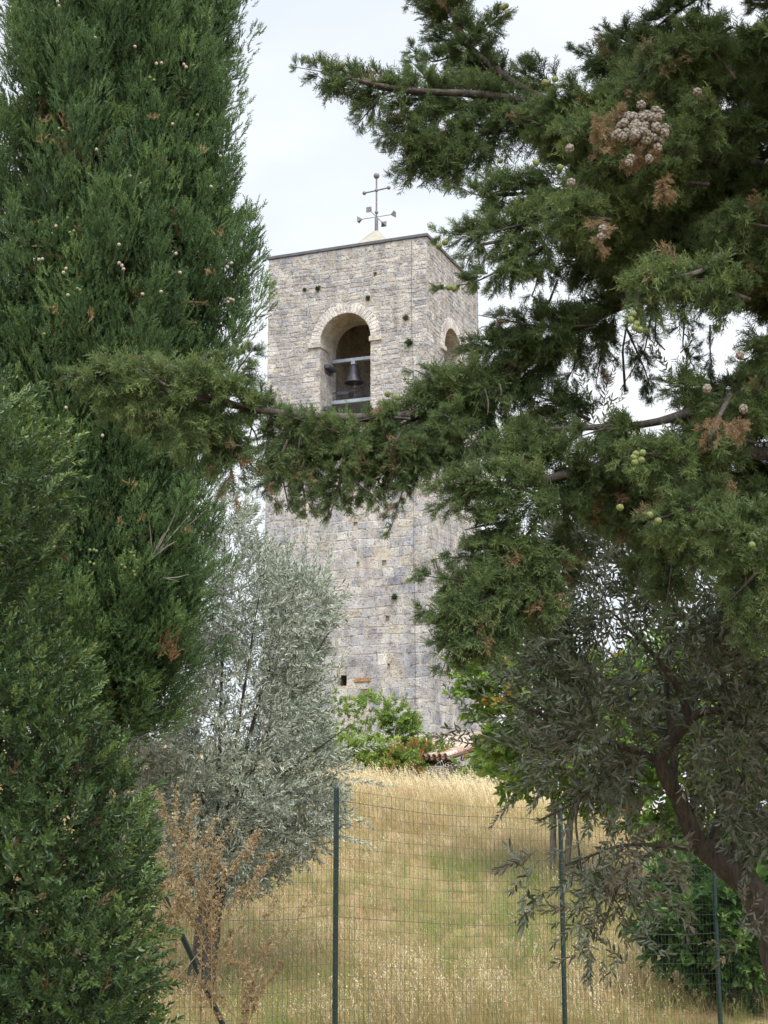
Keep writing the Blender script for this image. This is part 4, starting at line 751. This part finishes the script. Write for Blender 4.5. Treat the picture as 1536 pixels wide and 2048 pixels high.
p, out, fe, ct = volume(RP, 2150, 9.7, .9, 170, 55, .55)
TRK = np.array([(1500, 1770), (1440, 1720), (1395, 1690), (1368, 1620), (1335, 1560), (1318, 1520), (1340, 1490), (1375, 1440), (1400, 1422), (1440, 1415)], float)
def clear_trunk(p, out, fe, ct):
    # the limb shows bare: no twigs hang in front of it
    y = p[:, 1]; rz = p[:, 2]-EYE; cy_ = y*CT+rz*ST; px = 768+F*p[:, 0]/cy_; py = 1024-F*(-y*ST+rz*CT)/cy_
    q = smooth_line(TRK, 40); dm = np.min(np.hypot(px[:, None]-q[None, :, 0], py[:, None]-q[None, :, 1]), 1); k = ~((dm < 52) & (y < 9.75) & (RNG.random(len(p)) < .93)); return p[k], out[k], fe[k], ct[k]
p, out, fe, ct = clear_trunk(p, out, fe, ct)
p, out, fe, ct = holes(p, out, fe, ct, ((1355, 1540, 34), (1400, 1450, 30), (1345, 1600, 30), (1380, 1650, 34), (1330, 1480, 22), (1290, 1080, 26), (1360, 1180, 24), (1440, 1580, 30), (1310, 1560, 24), (1240, 1170, 20)), .3)
inst(mb, T_OLIVE, p, out*.9+np.array([-.15, -.1, .35])+RNG.normal(size=p.shape)*.6, RNG.uniform(.22, .34, len(p)), .48+.14*ct+RNG.normal(size=len(p))*.12, (RNG.random(len(p)) < .02)*.6)
RP2 = [(1060, 1690), (1130, 1640), (1250, 1640), (1330, 1700), (1330, 1780), (1290, 1800), (1250, 1850), (1290, 1900), (1270, 1960), (1190, 1960), (1160, 1900), (1140, 1850), (1080, 1800), (1050, 1750)]
p, out, fe, ct = volume(RP2, 135, 9.0, .4, 90, 40, .5); p, out, fe, ct = holes(p, out, fe, ct, [(1119, yy, 40) for yy in range(1600, 2050, 25)], .06)
inst(mb, T_OLIVE, p, out*.7+np.array([-.1, -.1, -.3])+RNG.normal(size=p.shape)*.6, RNG.uniform(.2, .3, len(p)), .45+.12*ct+RNG.normal(size=len(p))*.12, (RNG.random(len(p)) < .25)*.7)
RP3 = [(1330, 1690), (1440, 1740), (1500, 1800), (1520, 1900), (1440, 1880), (1360, 1800)]
p, out, fe, ct = volume(RP3, 26, 9.2, .3, 90, 40, .5); p, out, fe, ct = holes(p, out, fe, ct, [(1432, yy, 45) for yy in range(1740, 2050, 30)], .05); inst(mb, T_OLIVE, p, out*.7+np.array([-.1, -.1, -.4])+RNG.normal(size=p.shape)*.6, RNG.uniform(.2, .28, len(p)), .4, .3)
shoots(mb, [(1190, 860, 1160, 745), (1200, 860, 1215, 770), (1210, 880, 1235, 800), (1345, 760, 1310, 690), (1360, 780, 1370, 700), (960, 1450, 900, 1390), (960, 1470, 895, 1470), (985, 1400, 930, 1340), (980, 1350, 930, 1280), (1000, 1500, 900, 1480), (1060, 1560, 1010, 1620), (1075, 1700, 1035, 1720), (1090, 1780, 1050, 1830), (1180, 1880, 1170, 1950), (1270, 1500, 1390, 1490), (1430, 1400, 1560, 1360)], 9.3, .5, .24)
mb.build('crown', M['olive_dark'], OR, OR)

# ------------------------------------------------------------------ broad-leaved tree, shrubs and climbers
def leafy(name, label, cat, poly, d, T, n, m, sc, tint=.5, dryp=.0, clump=40, stems=(), up=.3, temps=T_BROAD, E=90, group=None, bark='pale_bark', sr=.03, root=None, crown='foliage'):
    P = np.asarray(poly, float); bx = W(root if root else P[:, 0].mean(), 1608, d)[0]; g_ = float(gz(bx, d))
    t = thing(name, (float(bx), d, g_), label, cat, group)
    mb = MB(); p, out, fe, ct = volume(poly, n, d, T, E, clump, .6)
    inst(mb, temps, p, out*.9+np.array([0, -.2, up])+RNG.normal(size=p.shape)*.5, RNG.uniform(.7, 1.2, len(p))*sc, tint+.1*ct+RNG.normal(size=len(p))*.12, (RNG.random(len(p)) < dryp)*RNG.uniform(.5, 1, len(p)))
    mb.build(crown, m, t, t)
    mb = MB()
    if not len(stems): stems = [[(bx+RNG.uniform(-.1, .1), d, g_-.1), W(P[:, 0].mean()+RNG.uniform(-.3, .3)*np.ptp(P[:, 0]), P[:, 1].min()*.6+P[:, 1].max()*.4, d)] for _ in range(4)]
    for s in stems:
        q = smooth_line(s, 12); tube(mb, q, np.linspace(sr, sr*.3, 12), 8, wob=.05)
    mb.build('trunk' if cat == 'tree' else 'stem', M[bark], t, t, smooth=True); return t
d = 23.0; g1 = W(1108, 1608, d); gg = float(gz(g1[0], d))
leafy('young_tree', 'young bright green tree on two slim pale trunks behind the second fence post', 'tree', [(915, 1340), (985, 1265), (1060, 1240), (1130, 1300), (1260, 1350), (1330, 1450), (1280, 1600), (1180, 1600), (1080, 1620), (1040, 1570), (990, 1560), (985, 1440)], d, 1.1, 900, M['green'], .35, .62, .08,
      stems=[[(W(1106, 1700, d)[0], d, gg-.1), W(1105, 1680, d), W(1110, 1600, d), W(1085, 1480, d), W(1040, 1370, d)], [(W(1131, 1700, d)[0], d+.05, gg-.1), W(1136, 1690, d), W(1146, 1600, d), W(1170, 1500, d), W(1230, 1400, d)]], sr=.062, root=1108, crown='crown')
leafy('green_tree', 'sunlit yellow green tree showing behind the crooked olive trunk', 'tree', [(1240, 1330), (1330, 1280), (1500, 1270), (1640, 1300), (1680, 1560), (1640, 1740), (1420, 1740), (1330, 1680), (1260, 1640), (1230, 1500)], 21.5, 1.3, 1500, M['green'], .34, .55, .02, sr=.09, clump=55, crown='crown')
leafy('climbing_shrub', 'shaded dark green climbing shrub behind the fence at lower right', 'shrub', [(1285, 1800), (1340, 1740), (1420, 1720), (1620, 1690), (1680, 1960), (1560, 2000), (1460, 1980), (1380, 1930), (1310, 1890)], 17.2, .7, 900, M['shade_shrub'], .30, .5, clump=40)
leafy('wall_shrub', 'slim bright green sapling against the tower under its small dark window', 'shrub', [(672, 1400), (682, 1380), (694, 1390), (690, 1425), (700, 1470), (690, 1520), (660, 1520), (655, 1470), (668, 1430)], 37.5, .3, 90, M['shrub'], .25, .6, clump=14, E=30, sr=.02)
leafy('wall_shrub', 'wispy bright green sapling in the middle of the tower base', 'shrub', [(712, 1410), (735, 1395), (762, 1400), (752, 1425), (740, 1440), (745, 1480), (770, 1500), (760, 1530), (690, 1530), (680, 1490), (710, 1470), (720, 1440)], 37.7, .4, 170, M['shrub'], .24, .55, clump=16, E=35, sr=.02)
leafy('wall_shrub', 'rounded bushy sapling beside the corner of the tower base', 'shrub', [(765, 1425), (790, 1402), (812, 1420), (828, 1450), (815, 1480), (832, 1500), (825, 1530), (770, 1530), (785, 1490), (778, 1455)], 37.9, .4, 300, M['shrub'], .25, .5, clump=16, E=35, sr=.02)
leafy('low_bush', 'low yellow green bush under the left sapling at the edge of the field', 'bush', [(620, 1510), (660, 1490), (740, 1490), (790, 1505), (800, 1540), (620, 1550)], 36.8, .5, 300, M['shrub'], .32, .75, clump=18, E=30, sr=.015)
leafy('low_bush', 'low bush with yellow and reddish leaves in front of the tiled roof', 'bush', [(780, 1515), (830, 1490), (880, 1498), (915, 1515), (930, 1550), (780, 1560)], 36.6, .5, 300, M['shrub'], .28, .6, .4, clump=16, E=30, sr=.015)
leafy('low_bush', 'low fresh green bush right of the tiled roof edge', 'bush', [(915, 1530), (960, 1510), (1010, 1490), (1080, 1470), (1140, 1500), (1150, 1590), (1020, 1600), (930, 1575)], 35.5, .6, 520, M['shrub'], .32, .5, .04, clump=20, E=35, sr=.02)
for (px, py, r, lab) in ((637, 578, .10, 'small green tuft rooted high on the wall left above the arch'), (610, 580, .07, 'tiny green tuft at the left above the arch'), (737, 597, .08, 'small tuft just right of the arch crown'), (820, 687, .13, 'grassy tuft on the wall between arch and tower corner'), (812, 637, .10, 'dry olive tuft on the wall beside the cable below the roof'), (790, 1195, .11, 'round green tuft alone on the middle of the lower tower wall')):
    u, z = fu(px, py); pt = PA+u*DL+z*UP+.03*NF; mb = MB(); k = int(60*r/.1)+20
    inst(mb, T_BROAD, np.repeat(pt[None], k, 0)+RNG.normal(size=(k, 3))*r*.2, RNG.normal(size=(k, 3))*.8+NF*.9+np.array([0, 0, .2]), r*RNG.uniform(.45, .9, k), .3+RNG.normal(size=k)*.1, .6 if 'dry' in lab else 0)
    t = thing('wall_plant', tuple(pt), lab, 'plant', 'small plants rooted in the tower wall'); mb.build('leaves', M['privet'], t, t)

# ------------------------------------------------------------------ tiled outbuilding at the tower's foot
rt = W(925, 1478, 38.6); RD = np.array([.6, -.8, 0]); VD = np.array([-.8, -.6, 0]); pitch = math.atan(.27)
VS = VD*math.cos(pitch)-UP*math.sin(pitch); NN = np.cross(RD, VS); NN = NN if NN[2] > 0 else -NN
hb_ = thing('tiled_outbuilding', (float(rt[0]), float(rt[1]), float(gz(rt[0], rt[1]))), 'low outbuilding with old clay tile roof at the foot of the tower', 'building')
mb = MB(); bm_c = rt+VD*1.1+UP*0; box(mb, (bm_c[0], bm_c[1], (rt[2]-.75+gz(*rt[:2])-.3)/2), 1.8, 1.05, (rt[2]-.75-gz(*rt[:2])+.3)/2, RD, VD, UP, .02, col=(.36, .32, .26)); mb.build('wall', M['stone'], hb_, hb_)
mb = MB()
def half_tile(mb, p, L, r0, r1, up, tint):
    a = np.linspace(0, math.pi, 7); s = 1 if up else -1; rows = []
    for (t_, r_) in ((0, r0), (1, r1)):
        for th_ in (0, .018):
            rows.append([p+VS*L*t_+RD*(r_-th_)*math.cos(x)+NN*s*(r_-th_)*math.sin(x) for x in a])
    V_ = np.array(rows).reshape(-1, 3); n_ = 7; f_ = []
    for i in range(n_-1):
        f_ += [(i, i+1, 2*n_+i+1, 2*n_+i), (n_+i, 3*n_+i, 3*n_+i+1, n_+i+1), (i, n_+i, n_+i+1, i+1), (2*n_+i, 2*n_+i+1, 3*n_+i+1, 3*n_+i)]
    f_ += [(0, 2*n_, 3*n_, n_), (n_-1, 2*n_-1, 4*n_-1, 3*n_-1)]
    mb.add(V_, f_, tint)
for i in range(-9, 10):
    for j in range(6):
        o_ = rt+RD*i*.215+VS*(j*.36)+NN*(.004*RNG.normal()); half_tile(mb, o_+NN*(.045+.012*0), .42, .072, .088, True, RNG.uniform(.4, 1)); half_tile(mb, o_+RD*.107+NN*.04, .42, .088, .072, False, RNG.uniform(0, .5))
half = 2.05; mb.add(np.array([rt+RD*half, rt-RD*half, rt-RD*half+VS*2.2, rt+RD*half+VS*2.2])-NN*.045, [(0, 1, 2, 3)], .2)
mb.build('roof', M['tile'], hb_, hb_)
mb = MB(); VB = -VD*math.cos(pitch)-UP*math.sin(pitch)
for i in range(-9, 10):
    q = smooth_line([rt+RD*(i*.215-.11)+UP*.07, rt+RD*(i*.215+.13)+UP*.075], 3); tube(mb, q, [.085, .088, .09], 10, tint=RNG.uniform(.3, 1))
mb.build('ridge', M['tile'], hb_, hb_)

# ------------------------------------------------------------------ fence
FP = [(243, 1540, 12.2), (673, 1571, 13.5), (1120, 1611, 15.0), (1424, 1648, 16.2), (1650, 1672, 17.3)]
tops = [W(*q) for q in FP]
FN = thing('wire_fence', (float(tops[1][0]), float(tops[1][1]), float(gz(*tops[1][:2]))), 'green wire mesh fence on steel posts across the dry grass field', 'fence')
for k, tpt in enumerate(tops):
    g_ = float(gz(tpt[0], tpt[1])); mb = MB(); x, y, z = tpt
    tube(mb, [(x, y, g_-.25), (x, y, z-.05)], .0245, 12); tube(mb, [(x, y, z-.05), (x, y, z-.02), (x, y, z+.004)], [.026, .0245, .011], 12)
    for h_ in (.12, .7, 1.3, 1.9): tube(mb, [(x, y, z-h_-.012), (x, y, z-h_+.012)], .0275, 10)
    mb.build('post', M['post'], FN, FN, smooth=False)
b0 = tops[0]-np.array([0, 0, .25]); e0 = W(462, 2085, 12.75); mb = MB(); tube(mb, [b0, e0+(e0-b0)*.06], .024, 10); mb.build('strut', M['post'], FN, FN)
for k in range(len(tops)-1):
    a, c = tops[k], tops[k+1]; mb = MB(); Lh = np.linalg.norm((c-a)[:2]); nv = int(Lh/.05); hgt = lambda t: (a[2]+(c[2]-a[2])*t)-.035-.045*math.sin(math.pi*t)
    fr = lambda t, z: np.array([a[0]+(c[0]-a[0])*t, a[1]+(c[1]-a[1])*t-.035, z])
    for i in range(1, nv):
        t = i/nv+RNG.normal()*.0006; zt = hgt(t); g_ = float(gz(*(fr(t, 0)[:2]))); tube(mb, [fr(t, zt+.012), fr(t+RNG.normal()*.0015, (zt+g_)/2), fr(t, g_-.02)], .00165, 3, cap=False)
    ts = np.linspace(0, 1, 22)
    for j in range(26):
        dz = .1*j; pts_ = []
        for t in ts: pts_.append(fr(t, max(hgt(t)-dz+.006*math.sin(9*t+j), float(gz(*(fr(t, 0)[:2])))-.05)))
        tube(mb, pts_, .0028 if j in (1, 11) else .00165, 3, cap=False)
    mb.build('wire_mesh', M['wire'], FN, FN)

# ------------------------------------------------------------------ dry weeds by the fence
def weed(px, ytop, d, h_px, branches, label, spread=1.):
    b0 = W(px, ytop+h_px, d); tp = W(px+RNG.uniform(-6, 6), ytop, d); g_ = float(gz(b0[0], d)); b0[2] = min(b0[2], g_); t = thing('dried_weed', (float(b0[0]), d, float(b0[2])), label, 'weed', 'dried dock weeds along the fence')
    mb = MB(); H = tp-b0; stem = smooth_line([b0, b0+H*.5+RNG.normal(size=3)*.02, tp], 14); tube(mb, stem, np.linspace(.007, .002, 14), 5, tint=.5, dry=.3)
    S = MB(); T_ = [twig_template(300+s, 9, 1., .5, .34, 1.1, opp=False) for s in range(3)]
    def clumps(q, n, r):
        i = RNG.random(n)*(len(q)-1); k = i.astype(int); p = q[k]+(q[np.minimum(k+1, len(q)-1)]-q[k])*(i-k)[:, None]+RNG.normal(size=(n, 3))*r
        inst(S, T_, p, RNG.normal(size=(n, 3))+np.array([0, 0, .3]), RNG.uniform(.016, .034, n), .5+RNG.normal(size=n)*.2)
    clumps(stem[4:], 110, .016)
    for k in range(branches):
        f = RNG.uniform(.3, .85); s0 = b0+H*f; L = np.linalg.norm(H)*(.34*(1.05-f)+.08)*spread; a = RNG.uniform(0, 6.28); e = s0+np.array([math.cos(a)*.8, math.sin(a)*.35, .8])*L
        q = smooth_line([s0, (s0+e)/2+np.array([math.cos(a), math.sin(a), 0])*L*.1, e], 7); tube(mb, q, np.linspace(.0035, .0015, 7), 4, tint=.5, dry=.3); clumps(q[2:], int(38+40*RNG.random()), .015)
    mb.build('stem', M['weed'], t, t); S.build('seed_heads', M['weed'], t, t)
weed(350, 1572, 12.0, 520, 17, 'tallest rusty brown dried weed beside the leafy bush', 1.25)
weed(432, 1655, 12.1, 440, 14, 'rusty brown dried weed standing right of the tallest one', 1.5)
weed(405, 1690, 12.3, 430, 8, 'thin dried weed behind and between the two tall rusty ones', .9)
weed(490, 1880, 12.2, 240, 12, 'low bushy dried weed at the right foot of the dried weeds', 1.6)
weed(325, 1740, 11.9, 360, 8, 'short dried weed half hidden by the edge of the leafy bush', 1.0)

# ------------------------------------------------------------------ dry oat grass
def grass_template(seed, n=8, heads=True, h=(.55, 1.), spread=.10, w=.0062, lean=.16):
    r = np.random.default_rng(seed); V = []; Fc = []; T = []
    for i in range(n):
        b_ = np.array([0, r.normal()*spread, r.normal()*spread]); H = r.uniform(*h); ln = np.array([0, r.normal()*lean, r.normal()*lean]); s = r.normal(size=3); s[0] = 0; s /= np.linalg.norm(s)
        pts = [b_, b_+np.array([H*.45, 0, 0])+ln*.25*H, b_+np.array([H*.8, 0, 0])+ln*.65*H, b_+np.array([H, 0, 0])+ln*1.15*H]; k = len(V); tt = r.normal()*.14
        for j, p in enumerate(pts): ww = w*(1, .8, .5, .2)[j]; V.extend([p-s*ww, p+s*ww]); T.extend([tt-.16+.07*j]*2)
        Fc.extend([(k+2*j, k+2*j+1, k+2*j+3, k+2*j+2) for j in range(3)])
        if heads and r.random() < .75:
            for q in range(6):
                p = pts[2]+(pts[3]-pts[2])*(q/5.)+r.normal(size=3)*np.array([.004, .022, .022]); d = np.array([-.8, r.normal()*.6, r.normal()*.6]); d /= np.linalg.norm(d); s2 = np.cross(d, r.normal(size=3)); s2 /= np.linalg.norm(s2); L = r.uniform(.034, .055); k = len(V)
                V.extend([p, p+d*L*.5+s2*.008, p+d*L, p+d*L*.5-s2*.008]); Fc.append((k, k+1, k+2, k+3)); T.extend([tt+.28+r.normal()*.10]*4)
    return np.array(V), np.array(Fc), np.array(T), np.zeros(len(V))
G_T = [grass_template(200+s) for s in range(8)]; G_S = [grass_template(230+s, 12, False, (.25, .7), .08, .005, .3) for s in range(5)]
def nfield(x, y): return np.sin(x*.9+1.3*np.sin(y*.5))*.5+np.sin(y*.8-x*.55+2)*.3+np.sin(x*2.3+y*1.9)*.2
def field(n, y0, y1, pw=1.0):
    y = y0+(y1-y0)*RNG.random(n)**pw; x = RNG.uniform(-1, 1, n)*(y*.285+.6); return x, y
mb = MB()
x, y = field(15500, 14.0, 34.5); q_ = 768+F*x/y; yf = np.interp(q_, [243, 673, 1120, 1424, 1650], [12.2, 13.5, 15.0, 16.2, 17.3]); x, y = x[y > yf+.1], y[y > yf+.1]
z = gz(x, y); nf = nfield(x, y)
PXg = 768+F*x/y; track = np.clip(1-np.abs(PXg-(835+(24-y)*25+14*np.sin(y*1.3)))/34, 0, 1)*np.clip((25-y)/2, 0, 1)
green = np.clip((np.clip(1-np.hypot((PXg-990)/240, (y-20.6)/4.2), 0, 1)+.6*np.clip(1-np.hypot((PXg-600)/160, (y-15.5)/2), 0, 1))**.55*(1+.5*nf), 0, 1)
nf2 = nfield(x*2.7+3, y*2.1+1); red = np.clip(1-np.abs(y-26.5)/4, 0, 1)*.5+.55*np.clip(nfield(x*1.6+9, y*1.2)-.15, 0, .6)+.35*np.clip(1-(y-14)/3, 0, 1)
tt = .50+.10*nf+.10*nf2+RNG.normal(size=len(x))*.16+.26*np.clip((y-28)/4, 0, 1)-.55*green*(RNG.random(len(x)) < .85)
green = green*(1-track); tt = tt+.12*track
dr = np.clip(red*RNG.uniform(.2, 1.2, len(x)), 0, .8)*(1-np.clip((y-29)/3, 0, 1))*(1-.8*green)
k = RNG.random(len(x)) < .62; P3 = np.stack([x, y, z-.02], -1)
leanv = np.array([-.16, .0, 1.])
ht = (.45+.20*np.clip((y-26)/6, 0, 1)+.13*nf+.10*nf2)*RNG.uniform(.6, 1.25, len(x))*(1-.5*track)*(1-.25*green)
inst(mb, G_T, P3[k], leanv+np.array([-.30, 0, 0])*np.clip((y[k, None]-26)/5, 0, 1)+RNG.normal(size=(k.sum(), 3))*.12, np.clip(ht[k], .22, .85), tt[k], dr[k]*.6)
inst(mb, G_S, P3[~k], leanv+RNG.normal(size=((~k).sum(), 3))*.16, np.clip(ht[~k], .2, .8), tt[~k]-.06-.12*green[~k], dr[~k])
x, y = field(9000, 12.6, 22, 1.3); q_ = 768+F*x/y; yf = np.interp(q_, [243, 673, 1120, 1424, 1650], [12.2, 13.5, 15.0, 16.2, 17.3]); ko = (y > yf-.02) | (np.min(np.abs(q_[:, None]-np.array([[673, 1120, 1428]])), 1) > 30); x, y = x[ko], y[ko]
P3 = np.stack([x, y, gz(x, y)-.02], -1); nf = nfield(x*1.3, y*1.1)
PXg = 768+F*x/y; green = np.clip(1-np.hypot((PXg-1000)/250, (y-19.6)/3.6), 0, 1)**.5+.5*np.clip(1-np.hypot((PXg-560)/200, (y-15)/1.5), 0, 1)
inst(mb, G_S, P3, leanv+RNG.normal(size=P3.shape)*.25, RNG.uniform(.2, .38, len(x))*np.where(y < np.interp(768+F*x/y, [243, 673, 1120, 1424, 1650], [12.2, 13.5, 15.0, 16.2, 17.3]), .6, 1), .45+.12*nf+RNG.normal(size=len(x))*.14-.5*np.clip(green, 0, 1)*(RNG.random(len(x)) < .8), (RNG.random(len(x)) < .35)*.8)
gr = mb.build('dry_grass', M['grass']); tag(gr, 'tall dry straw coloured oat grass covering the sloping field', 'grass', kind='stuff')
